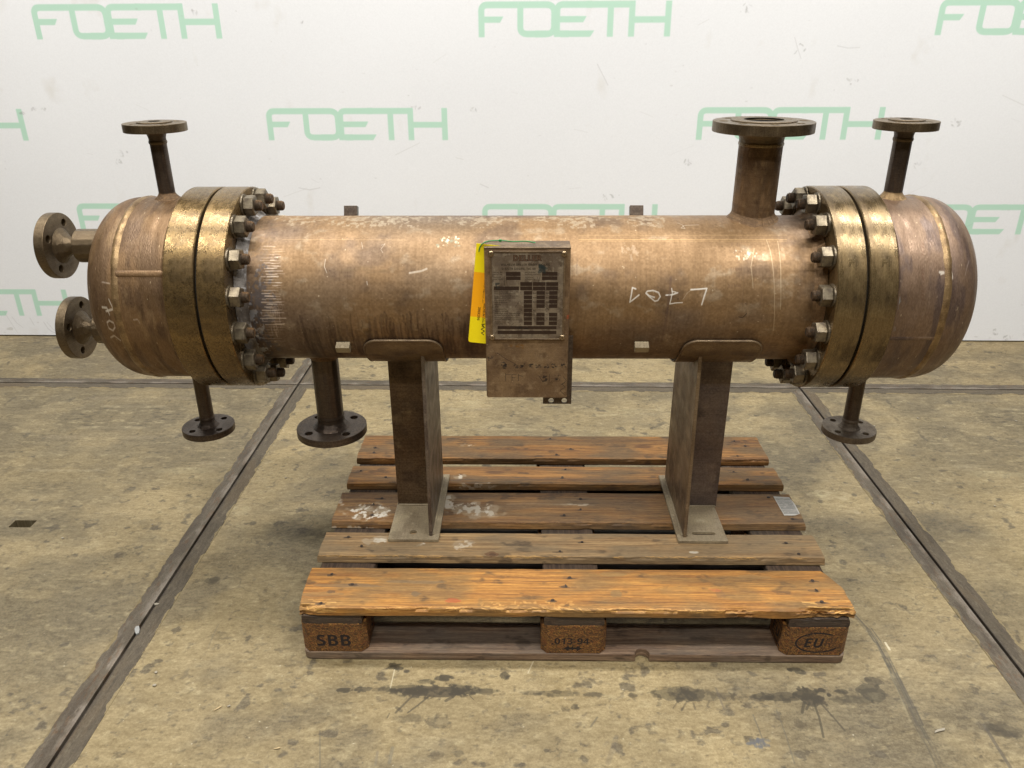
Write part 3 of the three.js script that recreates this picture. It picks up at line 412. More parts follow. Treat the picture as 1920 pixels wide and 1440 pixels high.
function metal(c, { rough = 0.5, metalness = 0.7, bump = 0.0004, rep = [1, 1], rRep = [3, 3] } = {}) {
  const t = c.isTexture ? c : tex(c); t.wrapS = t.wrapT = THREE.MirroredRepeatWrapping; t.repeat.set(...rep); const r = metalRough.clone(); r.repeat.set(...rRep); const b = metalBump.clone(); b.repeat.set(rRep[0] * 1.5, rRep[1] * 1.5);
  return new THREE.MeshStandardMaterial({ map: t, metalness, roughness: rough * 1.5, roughnessMap: r, bumpMap: b, bumpScale: bump });
}
const SHELL = { r: 0.1625, x0: -0.717, x1: 0.5165 };
function shellCanvas() {
  const W = 2048, H = 1408, Lm = SHELL.x1 - SHELL.x0, c = raster(W, H, (x, y, o) => {
    const mx = x / W * Lm, my = y / H * 1.021;
    const n1 = fbm(mx * 3.2 + 3, my * 5, 4, 601), n2 = fbm(mx * 14, my * 14, 5, 607), st = fbm(mx * 420, my * 7, 2, 613), fi = fbm(mx * 260, my * 260, 3, 619), warm = fbm(mx * 2.2 + 1, my * 3.1, 3, 631);
    set3(o, [121, 101, 79]);
    mix3(o, [136, 106, 71], smooth(0.42, 0.66, warm) * 0.85);
    mix3(o, [95, 81, 73], smooth(0.44, 0.7, n1) * 0.75);
    mix3(o, [88, 70, 55], smooth(0.54, 0.76, n2) * 0.5);
    mix3(o, [156, 139, 116], smooth(0.6, 0.8, fbm(mx * 30, my * 40, 5, 641)) * 0.5);
    const k = (st - 0.5) * 11 + (fi - 0.5) * 34; o[0] += k; o[1] += k * 0.95; o[2] += k * 0.85;
  });
  const g = c.getContext('2d'), U = (x) => (x - SHELL.x0) / Lm * W, Vv = (a) => (0.5 - a / 360) * H, at = (u, v) => { const [x, a] = onVessel(u, v, SHELL.r); return [U(x), Vv(a)]; };
  seed(61);
  // dried dark runs on the lower left half
  for (let i = 0; i < 190; i++) { const x = rr(-0.6, -0.21), a0 = rr(-2, -30) + 8 * (fbm(x * 9, 2, 3, 5) - 0.5), l = rr(6, 34), w = rr(2, 11); const X = U(x), pts = []; for (let j = 0; j <= 6; j++) pts.push([X + (vn(j * 0.8, i, 3) - 0.5) * 9, Vv(a0 - l * j / 6)]); strokes(g, pts, w, css(rnd() < 0.75 ? [54, 38, 28] : [128, 106, 88], rr(0.1, 0.3))); }
  for (let i = 0; i < 190; i++) { const x = rr(-0.6, -0.2); blob(g, U(x), Vv(rr(-14, -60)), rr(3, 16), rr(8, 46), 0.7, css([50, 35, 27], rr(0.06, 0.18)), 24); }
  for (let i = 0; i < 90; i++) { const x = rr(-0.1, 0.5), a0 = rr(40, -20), l = rr(6, 40), w = rr(1, 4); const X = U(x), pts = []; for (let j = 0; j <= 5; j++) pts.push([X + (vn(j * 0.8, i + 40, 3) - 0.5) * 8, Vv(a0 - l * j / 5)]); strokes(g, pts, w, css(rnd() < 0.5 ? [76, 58, 50] : [164, 134, 98], rr(0.06, 0.18))); }
  // light drip trails near the big nozzle
  for (const l of [[[1437, 450], [1444, 470], [1449, 500], [1452, 560], [1450, 620]], [[1458, 452], [1462, 480], [1464, 530], [1463, 580]], [[1414, 466], [1408, 500], [1412, 540]]]) strokes(g, l.map((p) => at(...p)), 3, css([206, 186, 154], 0.42));
  // bluish grey and white deposit by the left flange
  for (const [u, v, rx, ry, col, am, cu] of [[486, 560, 70, 130, [84, 80, 84], 0.6, 0.46], [490, 640, 70, 110, [76, 74, 80], 0.7, 0.44], [478, 600, 34, 90, [186, 190, 196], 0.55, 0.52], [484, 650, 60, 80, [196, 200, 206], 0.7, 0.52], [500, 672, 60, 60, [180, 184, 190], 0.6, 0.52], [478, 520, 30, 70, [160, 160, 160], 0.4, 0.54]]) { const p = at(u, v); dust(g, p[0], p[1], rx, ry, col, am, 12, u, cu); }
  for (let i = 0; i < 200; i++) { const u = rr(462, 520), v = rr(405, 490), p = at(u, v); blob(g, p[0], p[1], rr(3, 14), rr(2, 10), 0.8, css([84, 76, 72], rr(0.03, 0.12)), 12); }
  // band of pale grinding strokes
  for (let v = 462; v < 640; v += 5.2) for (let k = 0; k < 3; k++) { const u0 = k ? rr(490, 520) : rr(488, 500), u1 = k ? Math.min(534, u0 + rr(6, 22)) : rr(512, 533) + (v > 560 ? 4 : 0), vv = v + rr(-1, 1), fade = v < 480 || v > 610 ? 0.4 : 1; strokes(g, [at(u0, vv), at((u0 + u1) / 2, vv + rr(-0.6, 0.6)), at(u1, vv + rr(-1, 1))], rr(1.4, 4), css([214, 196, 178], rr(0.15, 0.6) * fade)); }
  for (let i = 0; i < 30; i++) { const u = rr(505, 528), v = rr(560, 620); strokes(g, [at(u, v), at(u + rr(1, 6), v + rr(8, 20))], 1.4, css([206, 186, 168], 0.4)); }
  // scribed line pair round the top
  for (const [v, a] of [[441, 0.35], [449, 0.6], [452, 0.4]]) strokes(g, [[1085, v], [1200, v], [1330, v], [1475, v]].map((p) => at(...p)), 1.6, css([216, 180, 122], a));
  strokes(g, [[530, 449], [640, 449], [760, 450]].map((p) => at(...p)), 1.4, css([206, 172, 124], 0.4));
  // chalk writing, upside down on the vessel
  const chalk = (pts, w = 5, a = 0.85) => { for (let k = 0; k < 3; k++) strokes(g, pts.map((p) => { const q = at(p[0], p[1]); return [q[0] + rr(-1, 1), q[1] + rr(-1, 1)]; }), w * rr(0.5, 1), css([232, 226, 216], a * 0.6)); };
  const z2 = (x, y) => [1040 + x * 0.2396, 370 + y * 0.2396];
  chalk([z2(1068, 722), z2(1130, 718), z2(1190, 713), z2(1172, 770), z2(1150, 842)]);
  chalk([z2(916, 712), z2(922, 745), z2(912, 790), z2(900, 834), z2(950, 826), z2(1000, 824)]); chalk([z2(872, 768), z2(920, 762), z2(962, 746)]); chalk([z2(918, 735), z2(950, 742)], 3);
  chalk([z2(780, 782), z2(740, 770), z2(714, 748), z2(725, 735), z2(770, 728), z2(815, 745), z2(828, 778), z2(808, 808), z2(785, 812), z2(745, 780), z2(714, 752)], 5);
  chalk([z2(635, 716), z2(610, 706), z2(600, 760), z2(588, 822), z2(620, 795), z2(660, 764)]);
  chalk([z2(1068, 722), z2(1035, 750), z2(1005, 800)], 1.2, 0.4); chalk([z2(960, 200), z2(1000, 215), z2(1020, 245), z2(990, 240), z2(1010, 222), z2(1060, 218), z2(1130, 216)], 1.4, 0.6);
  chalk([[610, 486], [608, 500], [613, 512]], 3, 0.35); chalk([[678, 454], [680, 466]], 2, 0.35); chalk([[715, 460], [722, 457], [714, 468], [718, 474]], 2, 0.3); chalk([[768, 512], [790, 508], [800, 504]], 6, 0.3); chalk([[688, 528], [689, 534]], 3, 0.5);
  // black ink code rows
  g.fillStyle = css([70, 48, 36], 0.5); seed(66); for (const [u, v, n] of [[1366, 502, 12], [1366, 533, 11], [1372, 470, 8], [1372, 456, 8]]) for (let i = 0; i < n; i++) if (rnd() < 0.7) { const p = at(u + i * 2.2, v + rr(-1, 1)), q = at(u + i * 2.2, v + rr(3, 7)); strokes(g, [p, q], 1.6, css([74, 50, 38], 0.5), 'butt'); }
  strokes(g, [[1258, 520], [1254, 560], [1248, 600], [1240, 640]].map((p) => at(...p)), 8, css([86, 68, 60], 0.3)); strokes(g, [[1385, 594], [1392, 596], [1400, 588]].map((p) => at(...p)), 3, css([50, 38, 32], 0.6));
  // greenish and whitish crust, specks
  for (let i = 0; i < 40; i++) { const p = at(rr(814, 862), rr(444, 462)); blob(g, p[0], p[1], rr(2, 6), rr(2, 5), 0.7, css(rnd() < 0.6 ? [128, 128, 108] : [222, 214, 190], rr(0.3, 0.7)), 10); }
  { const p = at(1396, 477); dust(g, p[0], p[1], 60, 26, [200, 194, 178], 0.55, 8, 3, 0.54); const q = at(1180, 470); dust(g, q[0], q[1], 40, 40, [176, 158, 136], 0.4, 10, 7, 0.5); }
  for (const [u, w] of [[560, 70], [680, 110], [760, 80], [900, 120], [1080, 130], [1210, 60]]) { const p = at(u, 411); dust(g, p[0], p[1], w * 1.5, 70, [178, 164, 142], 0.55, 12, u, 0.5); }
  for (let i = 0; i < 260; i++) { const p = [rr(0, W), rr(200, 1000)]; blob(g, p[0], p[1], rr(0.8, 3.5), rr(0.8, 3), 0.5, css(rnd() < 0.6 ? [222, 206, 176] : [60, 46, 38], rr(0.2, 0.6)), 8); }
  for (let i = 0; i < 26; i++) { const p = at(rr(630, 740), rr(506, 516) - 6 * rnd()); blob(g, p[0], p[1], rr(6, 26), rr(2, 5), 0.8, css([110, 88, 62], rr(0.1, 0.3)), 14); }
  return c;
}
const PAL = {
  bronze: { base: [122, 102, 70], a: [104, 88, 63], b: [86, 71, 50], light: [144, 123, 86] },
  head: { base: [120, 93, 63], a: [102, 79, 55], b: [86, 65, 45], light: [138, 113, 80] },
  headR: { base: [120, 97, 77], a: [100, 82, 72], b: [86, 71, 65], light: [138, 116, 94] },
  dark: { base: [84, 72, 62], a: [70, 60, 54], b: [92, 73, 56], light: [108, 92, 74] },
  flange: { base: [102, 87, 66], a: [86, 73, 57], b: [76, 64, 50], light: [124, 108, 84] },
  grey: { base: [114, 101, 85], a: [98, 86, 76], b: [86, 74, 64], light: [140, 127, 109] },
  plate: { base: [118, 99, 75], a: [102, 84, 64], b: [88, 71, 55], light: [144, 125, 98] },
};
function buildVessel() {
  const v = thing('heat_exchanger', 'brown stained steel tube heat exchanger with bolted ends on a wooden pallet', 'heat exchanger', [0, AX.y, AX.z]);
  const shellM = metal(shellCanvas(), { rough: 0.52, metalness: 0.5, bump: 0.00035, rRep: [1, 1] }); shellM.map.wrapS = THREE.ClampToEdgeWrapping;
  const genC = {}; let gs = 700; for (const k of Object.keys(PAL)) genC[k] = metalC(512, 512, (gs += 40), { ...PAL[k], patch: k === 'flange' || k === 'dark' ? 0.5 : 1 }, k === 'bronze' || k === 'flange' ? 'y' : 'x');
  const genPatina = raster(512, 512, (x, y, o) => { const c = Math.abs(fbm(x / 9, y / 9, 3, 1401) - 0.5), n = fbm(x / 70, y / 70, 4, 1411), f = fbm(x / 3, y / 3, 2, 1421); set3(o, [126, 103, 66]); mix3(o, [106, 87, 58], smooth(0.4, 0.7, n)); mix3(o, [66, 50, 30], smooth(0.06, 0.012, c) * 0.75 * smooth(0.38, 0.55, fbm(x / 60, y / 60, 3, 1431))); const k = (f - 0.5) * 30; o[0] += k; o[1] += k; o[2] += k; });
  const M = {
    bronze: metal(genC.bronze, { rough: 0.3, metalness: 0.72, bump: 0.00025, rep: [4, 3], rRep: [10, 6] }),
    patina: metal(genPatina, { rough: 0.29, metalness: 0.72, bump: 0.0003, rep: [4, 7], rRep: [10, 12] }),
    head: metal(genC.head, { rough: 0.54, metalness: 0.5, bump: 0.0007, rep: [2.5, 2], rRep: [5, 5] }),
    dark: metal(genC.dark, { rough: 0.42, metalness: 0.7, bump: 0.0003, rep: [3, 2], rRep: [4, 2] }),
    flange: metal(genC.flange, { rough: 0.42, metalness: 0.75, bump: 0.0004, rep: [4, 4], rRep: [6, 6] }),
    grey: metal(genC.grey, { rough: 0.5, metalness: 0.55, bump: 0.0004, rep: [2.4, 2.4], rRep: [4, 4] }),
    weld: metal(metalC(256, 256, 1441, { base: [138, 113, 78], a: [116, 93, 63], b: [98, 76, 51], light: [160, 136, 96] }), { rough: 0.42, metalness: 0.6, bump: 0.0006, rep: [6, 14], rRep: [8, 8] }),
    lime: metal(metalC(512, 512, 1241, { base: [128, 122, 116], a: [92, 84, 78], b: [76, 66, 60], light: [200, 200, 202] }), { rough: 0.7, metalness: 0.15, bump: 0.0008, rep: [8, 5], rRep: [4, 4] }),
    webL: metal(metalC(512, 512, 1261, { base: [94, 75, 54], a: [76, 59, 42], b: [66, 50, 36], light: [126, 109, 82] }, 'x'), { rough: 0.5, metalness: 0.5, bump: 0.0004, rep: [2, 2], rRep: [3, 3] }),
    webR: metal(metalC(512, 512, 1281, { base: [110, 96, 87], a: [94, 82, 77], b: [74, 64, 60], light: [130, 114, 101] }, 'x'), { rough: 0.5, metalness: 0.5, bump: 0.0004, rep: [2, 2], rRep: [3, 3] }),
    chalky: metal(metalC(512, 512, 1201, { base: [152, 138, 110], a: [136, 122, 98], b: [118, 104, 82], light: [176, 164, 138] }), { rough: 0.6, metalness: 0.2, bump: 0.0004, rep: [3, 3], rRep: [4, 4] }),
    plate: metal(genC.plate, { rough: 0.5, metalness: 0.5, bump: 0.0003, rep: [3, 3], rRep: [4, 4] }),
  };
  const nutM = metal(genC.grey.isTexture ? genC.grey : tex(genC.grey), { rough: 0.44, metalness: 0.7, bump: 0.0002, rep: [9, 9], rRep: [12, 12] }); nutM.color = rgb(1.05, 1.1, 1.05);
  const rustM = metal(tex(metalC(256, 256, 990, { base: [84, 62, 38], a: [62, 47, 30], b: [98, 70, 38], light: [118, 90, 54] })), { rough: 0.75, metalness: 0.25, bump: 0.0005, rep: [14, 2], rRep: [10, 3] });
  const rustDark = rustM.clone(); rustDark.color = rgb(0.55, 0.55, 0.55);
  const blackM = new THREE.MeshStandardMaterial({ color: rgb(0.02, 0.018, 0.016), roughness: 0.8 });
  // shell
  const sg = revolveX([[SHELL.x0, SHELL.r], [SHELL.x1, SHELL.r]], 160), su = sg.attributes.uv; for (let i = 0; i < su.count; i++) su.setX(i, su.getX(i) / (SHELL.x1 - SHELL.x0));
  part('shell', sg, shellM, v);
  const RF = 0.2265;
  const ends = [{ s: -1, xs: -0.717, xg: -0.778, xh: -0.8435, seam: -0.953, dish: 0.103 }, { s: 1, xs: 0.5165, xg: 0.5785, xh: 0.6385, seam: 0.746, dish: 0.108 }];
  const nutShape = new THREE.Shape(); for (let i = 0; i < 6; i++) { const a = i * Math.PI / 3; i ? nutShape.lineTo(Math.cos(a) * 0.0225, Math.sin(a) * 0.0225) : nutShape.moveTo(0.0225, 0); }
  const nutG = boxUV(new THREE.ExtrudeGeometry(nutShape, { depth: 0.0175, bevelEnabled: true, bevelThickness: 0.0025, bevelSize: 0.0022, bevelOffset: -0.0022, bevelSegments: 2 }).translate(0, 0, 0.0065).rotateY(Math.PI / 2));
  const washG = revolveX([[0.0002, 0.012], [0.0002, 0.0245], [0.0035, 0.0245], [0.0038, 0.0235], [0.0038, 0.012]], 28);
  const thread = [[0.02, 0.0115]]; for (let x = 0.024; x < 0.0385; x += 0.003) thread.push([x, 0.0118], [x + 0.0015, 0.0103]); thread.push([0.0395, 0.0105], [0.0412, 0.0085], [0.0412, 0]);
  const studG = revolveX(thread, 20);
  for (const E of ends) {
    const { s, xs, xg, xh } = E, lo = Math.min, ring = (xa, xb) => revolveX(s < 0 ? [[xb, 0.12], [xb, RF - 0.002], [xb - 0.002, RF], [xa + 0.002, RF], [xa, RF - 0.002], [xa, 0.12]].reverse() : [[xa, 0.12], [xa, RF - 0.002], [xa + 0.002, RF], [xb - 0.002, RF], [xb, RF - 0.002], [xb, 0.12]], 128);
    const shellFlange = group('shell_flange', v);
    part('disc', ring(Math.min(xs, xg + -s * 0.003), Math.max(xs, xg + -s * 0.003)), s < 0 ? M.patina : M.bronze, shellFlange);
    const hub = []; for (let i = 0; i <= 8; i++) { const t = i / 8; hub.push([xs - s * (0.001 + 0.022 * t), SHELL.r + 0.0004 + 0.014 * Math.pow(1 - t, 1.8)]); } part('weld_fillet', revolveX(hub, 96), s < 0 ? M.lime : M.head, shellFlange);
    part('gasket', revolveX([[xg - 0.0034, 0.214], [xg + 0.0034, 0.214]], 96), blackM, v);
    for (let i = 0; i < 16; i++) {
      const a = (11.25 + 22.5 * i + (s > 0 ? 1.2 : 0)) * Math.PI / 180, b = group('stud_bolt', v); b.position.set(xs, 0.2 * Math.sin(a), 0.2 * Math.cos(a)); b.rotation.y = s < 0 ? 0 : Math.PI; seed(900 + i * 3 + s); b.scale.x = rr(0.96, 1.06);
      part('washer', washG, nutM, b); const n = part('nut', nutG, nutM, b); n.rotation.x = rr(-0.5, 0.5) + (i % 2 ? 0.5 : 0); part('stud', studG, s < 0 ? rustM : rustDark, b);
    }
    // channel head: flange, barrel, dished end
    const head = group('channel_head', v), hm = s < 0 ? M.head : M.headR ??= metal(genC.headR, { rough: 0.42, metalness: 0.7, bump: 0.0004, rep: [2.5, 2], rRep: [4, 4] });
    part('head_flange', ring(Math.min(xh, xg + s * 0.003), Math.max(xh, xg + s * 0.003)), s < 0 ? M.patina : M.bronze, head);
    const HR = 0.205, prof = [[xh - s * 0.01, HR], [E.seam, HR]]; for (let i = 1; i <= 36; i++) { const t = i / 36 * Math.PI / 2, n = 2 / 2.8; prof.push([E.seam + s * E.dish * Math.pow(Math.sin(t), n), i === 36 ? 0 : HR * Math.pow(Math.cos(t), n)]); }
    const hc = metalC(1024, 1024, s < 0 ? 1101 : 1151, { ...(s < 0 ? PAL.head : PAL.headR), streak: 0.25 }, 'x'), hg = hc.getContext('2d'); seed(s < 0 ? 71 : 72);
    const hAt = (u, vv) => { const [x, a] = onVessel(u, vv, HR); const d = Math.abs(x - (xh - s * 0.01)); return [d / 0.36 * 1024, (0.5 - a / 360) * 1024]; };
    for (let i = 0; i < 260; i++) blob(hg, rr(0, 1024), rr(0, 1024), rr(1, 5), rr(1, 6), 0.7, css(s < 0 ? [92, 62, 36] : [92, 76, 70], rr(0.1, 0.4)), 10);
    for (let i = 0; i < 60; i++) { const x = rr(0, 1024), y = rr(300, 900), l = rr(10, 90); strokes(hg, [[x, y], [x + rr(-3, 3), y + l]], rr(1, 3), css(rnd() < 0.6 ? [96, 72, 52] : [200, 170, 124], rr(0.06, 0.2))); }
    for (let i = 0; i < 90; i++) blob(hg, rr(0, 1024), rr(200, 800), rr(0.8, 3), rr(0.8, 3), 0.5, css([226, 206, 168], rr(0.3, 0.8)), 8);
    const hc2 = (pts, w = 5, a = 0.75) => { for (let k = 0; k < 2; k++) strokes(hg, pts.map((p) => { const q = hAt(...p); return [q[0] + rr(-1, 1), q[1] + rr(-1, 1)]; }), w, css([224, 214, 200], a * 0.6)); };
    if (s < 0) { // chalked number on the dished end, seen sideways
      hc2([[204, 562], [210, 574], [212, 580], [198, 584]], 4); hc2([[190, 577], [200, 577], [205, 590]], 4); hc2([[200, 606], [205, 602], [213, 606], [216, 614], [211, 620], [203, 616], [200, 606]], 3.5, 0.6); hc2([[206, 634], [214, 630], [222, 636], [226, 638]], 3.5, 0.5); hc2([[190, 528], [206, 532]], 2.5, 0.4); hc2([[250, 600], [258, 598], [262, 606]], 3, 0.35);
    } else { hc2([[1761, 510], [1770, 511], [1764, 514]], 4, 0.9); hc2([[1783, 507], [1786, 520], [1782, 522]], 6, 0.9); hc2([[1812, 515], [1816, 500], [1822, 486]], 2, 0.35); hg.fillStyle = css([120, 84, 56], 0.5); for (const vv of [456, 462, 470, 476, 505, 512, 518, 522, 545, 552, 560]) { const p = hAt(1728, vv), q = hAt(1733, vv + 3); strokes(hg, [p, q], 2.5, css([104, 74, 56], 0.55)); } for (let i = 0; i < 14; i++) { const p = hAt(rr(1650, 1690), rr(560, 620)); blob(hg, p[0], p[1], rr(4, 14), rr(3, 12), 0.7, css([150, 152, 154], rr(0.2, 0.5))); } }
    const hm2 = metal(hc, { rough: s < 0 ? 0.54 : 0.46, metalness: 0.5, bump: s < 0 ? 0.0008 : 0.0004, rep: [1 / 0.36, 1], rRep: [8, 3] });
    part('barrel', revolveX(prof, 128, -Math.PI, Math.PI, 0.6), hm2, head);
    // girth weld with uneven ripples, and the long weld of the barrel
    const bead = (r0, fn) => { const P = [], I = [], U = [], n = 220, m = 8; for (let j = 0; j <= n; j++) { const a = j / n * 2 * Math.PI, k = 1 + 0.25 * (fbm(j * 0.35, s, 2, 7) - 0.5), w = 0.0085 * k, h = 0.0028 * (1 + 0.5 * (vn(j * 1.7, 3, 5) - 0.5)); for (let i = 0; i <= m; i++) { const t = i / m * 2 - 1; const R = r0 + h * (1 - t * t) - 0.0006; P.push(E.seam + t * w + 0.002 * (fbm(j * 0.08, 9, 2, 3) - 0.5), R * Math.sin(a), R * Math.cos(a)); U.push(t * w, j / n); } } for (let j = 0; j < n; j++) for (let i = 0; i < m; i++) { const p = j * (m + 1) + i, q = p + m + 1; I.push(p, p + 1, q, q, p + 1, q + 1); } const g = new THREE.BufferGeometry(); g.setAttribute('position', new THREE.Float32BufferAttribute(P, 3)); g.setAttribute('uv', new THREE.Float32BufferAttribute(U, 2)); g.setIndex(I); g.computeVertexNormals(); return g; };
    part('girth_weld', bead(HR), M.weld, head);
    const ang = (s < 0 ? 24.8 : -13.6) * Math.PI / 180, lw = new THREE.CapsuleGeometry(s < 0 ? 0.0075 : 0.005, Math.abs(E.seam - xh) - 0.012, 4, 12); lw.scale(1, 1, 0.42); lw.rotateZ(Math.PI / 2); lw.translate(0, 0, HR - 0.0012); lw.rotateX(-ang); lw.translate((E.seam + xh) / 2, 0, 0); part('long_weld', boxUV(lw), hm2, head);
    const fw = []; for (let i = 0; i <= 6; i++) { const t = i / 6; fw.push([xh + s * 0.012 * t, HR + 0.0004 + 0.009 * Math.pow(1 - t, 1.8)]); } part('flange_weld', revolveX(fw, 96), hm2, head);
  }
  // nozzle built along +y from the origin (vessel axis), then turned
  const lathe = (pts, n = 56) => toCreasedNormals(new THREE.LatheGeometry(pts.map(([r, y]) => new THREE.Vector2(r, y)), n), 0.5);
  function nozzle(name, { base, top, r, R, T, neckR, neckH, bore, holes, holeR, pcd, turn, at, mats, stub, tilt = 0, phase = Math.PI / 4, raised }) {
    const z = group(name, v); z.position.set(...at); if (turn) z.rotation.z = turn; if (tilt) z.rotation.x = tilt;
    const n0 = top - T - neckH;
    part('pipe', lathe([[r, base], [r, n0 - 0.004], [bore, n0 - 0.004], [bore, base]]), mats.pipe, z);
    if (stub) part('stub', lathe([[stub.r * 0.6, stub.y1], [stub.r - 0.003, stub.y1], [stub.r, stub.y1 - 0.003], [stub.r, stub.y0]].reverse()), mats.pipe, z);
    const wp = []; for (let i = 0; i <= 6; i++) { const t = i / 6 * 2 - 1; wp.push([r + 0.0016 * (1 - t * t) + 0.0002, n0 - 0.004 + t * 0.0045]); } part('pipe_weld', lathe(wp), mats.weld ?? mats.flange, z);
    const np = [[r + 0.0003, n0 - 0.002]]; for (let i = 0; i <= 10; i++) { const t = i / 10; np.push([lerp(r + 0.0004, neckR, Math.pow(t, 2.3)), n0 + neckH * t]); } part('neck', lathe(np), mats.neck ?? mats.flange, z);
    const sh = new THREE.Shape().absarc(0, 0, R, 0, Math.PI * 2, false); sh.holes.push(new THREE.Path().absarc(0, 0, bore, 0, Math.PI * 2, true));
    for (let i = 0; i < holes; i++) { const a = phase + i * 2 * Math.PI / holes; sh.holes.push(new THREE.Path().absarc(Math.cos(a) * pcd, Math.sin(a) * pcd, holeR, 0, Math.PI * 2, true)); }
    const b = 0.0012, fg = new THREE.ExtrudeGeometry(sh, { depth: T - 2 * b, bevelEnabled: true, bevelThickness: b, bevelSize: b, bevelOffset: -b, bevelSegments: 2, curveSegments: 36 }).translate(0, 0, b).rotateX(-Math.PI / 2).translate(0, top - T, 0);
    part('flange', boxUV(fg), mats.flange, z);
    if (raised) part('raised_face', lathe([[bore, top + 0.0028], [raised - 0.001, top + 0.0028], [raised, top + 0.0018], [raised, top - 0.001]].reverse()), mats.face ?? mats.flange, z);
    part('bore', lathe([[bore - 0.0004, top - 0.002], [bore - 0.0004, top - 0.06], [0.0001, top - 0.06]]), blackM, z);
    return z;
  }
  const fl = { pipe: M.dark, flange: M.flange, neck: M.dark };
  const H0 = 0.364;
  nozzle('nozzle', { base: 0.19, top: H0, r: 0.0172, R: 0.0645, T: 0.0175, neckR: 0.0235, neckH: 0.018, bore: 0.013, holes: 4, holeR: 0.0075, pcd: 0.045, at: [-0.897, 0, 0], mats: fl, raised: 0.036 });
  nozzle('nozzle', { base: 0.19, top: H0, r: 0.0188, R: 0.0645, T: 0.0175, neckR: 0.0235, neckH: 0.016, bore: 0.013, holes: 4, holeR: 0.0075, pcd: 0.045, at: [0.6895, 0, 0], mats: fl, raised: 0.036 });
  nozzle('nozzle', { base: 0.14, top: H0, r: 0.0455, R: 0.1045, T: 0.0215, neckR: 0.0535, neckH: 0.02, bore: 0.041, holes: 8, holeR: 0.009, pcd: 0.083, at: [0.392, 0, 0], mats: { pipe: M.head, flange: M.flange, neck: M.flange, weld: M.bronze }, raised: 0.068 });
  nozzle('nozzle', { base: 0.19, top: 0.372, r: 0.0172, R: 0.0625, T: 0.0165, neckR: 0.0265, neckH: 0.016, bore: 0.013, holes: 4, holeR: 0.0072, pcd: 0.045, at: [-0.899, 0, 0], turn: Math.PI, mats: { pipe: M.dark, flange: M.dark }, phase: 0.62 });
  nozzle('nozzle', { base: 0.19, top: 0.372, r: 0.0180, R: 0.063, T: 0.0165, neckR: 0.0265, neckH: 0.016, bore: 0.013, holes: 4, holeR: 0.0072, pcd: 0.045, at: [0.692, 0, 0], turn: Math.PI, mats: { pipe: M.dark, flange: M.grey }, phase: 0.95 });
  nozzle('nozzle', { base: 0.14, top: 0.375, r: 0.0320, R: 0.0855, T: 0.019, neckR: 0.046, neckH: 0.024, bore: 0.027, holes: 4, holeR: 0.0095, pcd: 0.0645, at: [-0.589, 0, 0], turn: Math.PI, mats: { pipe: M.dark, flange: M.dark }, phase: 0.8 });
  for (const [dy, tw] of [[0.0985, 0.5], [-0.0985, 0.35]]) nozzle('nozzle', { base: 0.02, top: 0.2365, r: 0.0165, R: 0.0735, T: 0.0215, neckR: 0.04, neckH: 0.034, bore: 0.013, holes: 4, holeR: 0.0085, pcd: 0.0535, at: [-0.943, dy, 0], turn: Math.PI / 2, mats: { pipe: M.flange, flange: M.flange }, stub: { r: 0.0375, y0: 0.05, y1: 0.176 }, phase: tw });
  // small collars of weld where pipes leave the vessel
  const collar = (x, up, r, yTop, m) => { const pts = []; for (let i = 0; i <= 6; i++) { const t = i / 6; pts.push([r + 0.011 * Math.pow(1 - t, 1.6), t * 0.014]); } const g = lathe(pts, 90), p = g.attributes.position; for (let i = 0; i < p.count; i++) { const an = Math.atan2(p.getZ(i), p.getX(i)), hh = p.getY(i), kk = 1 + (1 - hh / 0.013) * (0.1 * (vn(an * 14 + 50, 2, 3) - 0.5) + 0.08 * (fbm(an * 3 + 9, 4, 2, 5) - 0.3)) * 0.012 / 0.012; p.setX(i, p.getX(i) * kk); p.setZ(i, p.getZ(i) * kk); const z = p.getZ(i); p.setY(i, Math.sqrt(yTop * yTop - z * z) - 0.001 + p.getY(i)); } g.computeVertexNormals(); if (!up) g.rotateZ(Math.PI); g.translate(x, 0, 0); part('nozzle_weld', g, m, v); };
  collar(-0.897, true, 0.0172, 0.205, M.head); collar(0.6895, true, 0.0188, 0.205, M.weld); collar(0.392, true, 0.0455, 0.1625, M.head); collar(-0.899, false, 0.0172, 0.205, M.head); collar(0.692, false, 0.018, 0.205, M.head); collar(-0.589, false, 0.032, 0.1625, M.head);
  // welded lugs on the shell
  for (const [x, deg, h] of [[-0.5045, -32, 0.0275], [0.1445, -31, 0.0275], [-0.508, 112, 0.034], [0.1455, 112, 0.034]]) { const a = deg * Math.PI / 180, g = boxUV(box(0.0305, 0.0175, h, 0, 0, 0.1525 + h / 2, 0.001)); const l = part('lug', g, deg > 0 ? M.dark : M.chalky, v); l.rotation.x = -a; l.position.x = x; }
  // saddles: pad, web, rib, base plate
  const R1 = SHELL.r + 0.0005, R2 = SHELL.r + 0.007;
  const saddle = (xc, xRib, xWebA, xWebB, bx0, bx1, hole) => {
    const sd = group('saddle', v);
    // pad bent round the shell, corners rounded
    const W = 0.17, half = 64 * Math.PI / 180, rc = 0.03, P = [], U = [], I = [], nu = 40, nv = 40, nb = 3;
    const pt = (i, j, r) => { const x = -W / 2 + W * i / nu, d = Math.max(0, Math.abs(x) - (W / 2 - rc)), red = (rc - Math.sqrt(Math.max(0, rc * rc - d * d))) / R2, a = -Math.PI / 2 + (half - red) * (j / nv * 2 - 1); return [xc + x, r * Math.sin(a), r * Math.cos(a)]; };
    const push = (p) => { P.push(...p); U.push(p[0], p[2] * 1.3 + p[1]); return P.length / 3 - 1; };
    const quad = (a, b, c2, d2) => { const q = [a, b, c2, d2].map(push); I.push(q[0], q[1], q[2], q[0], q[2], q[3]); };
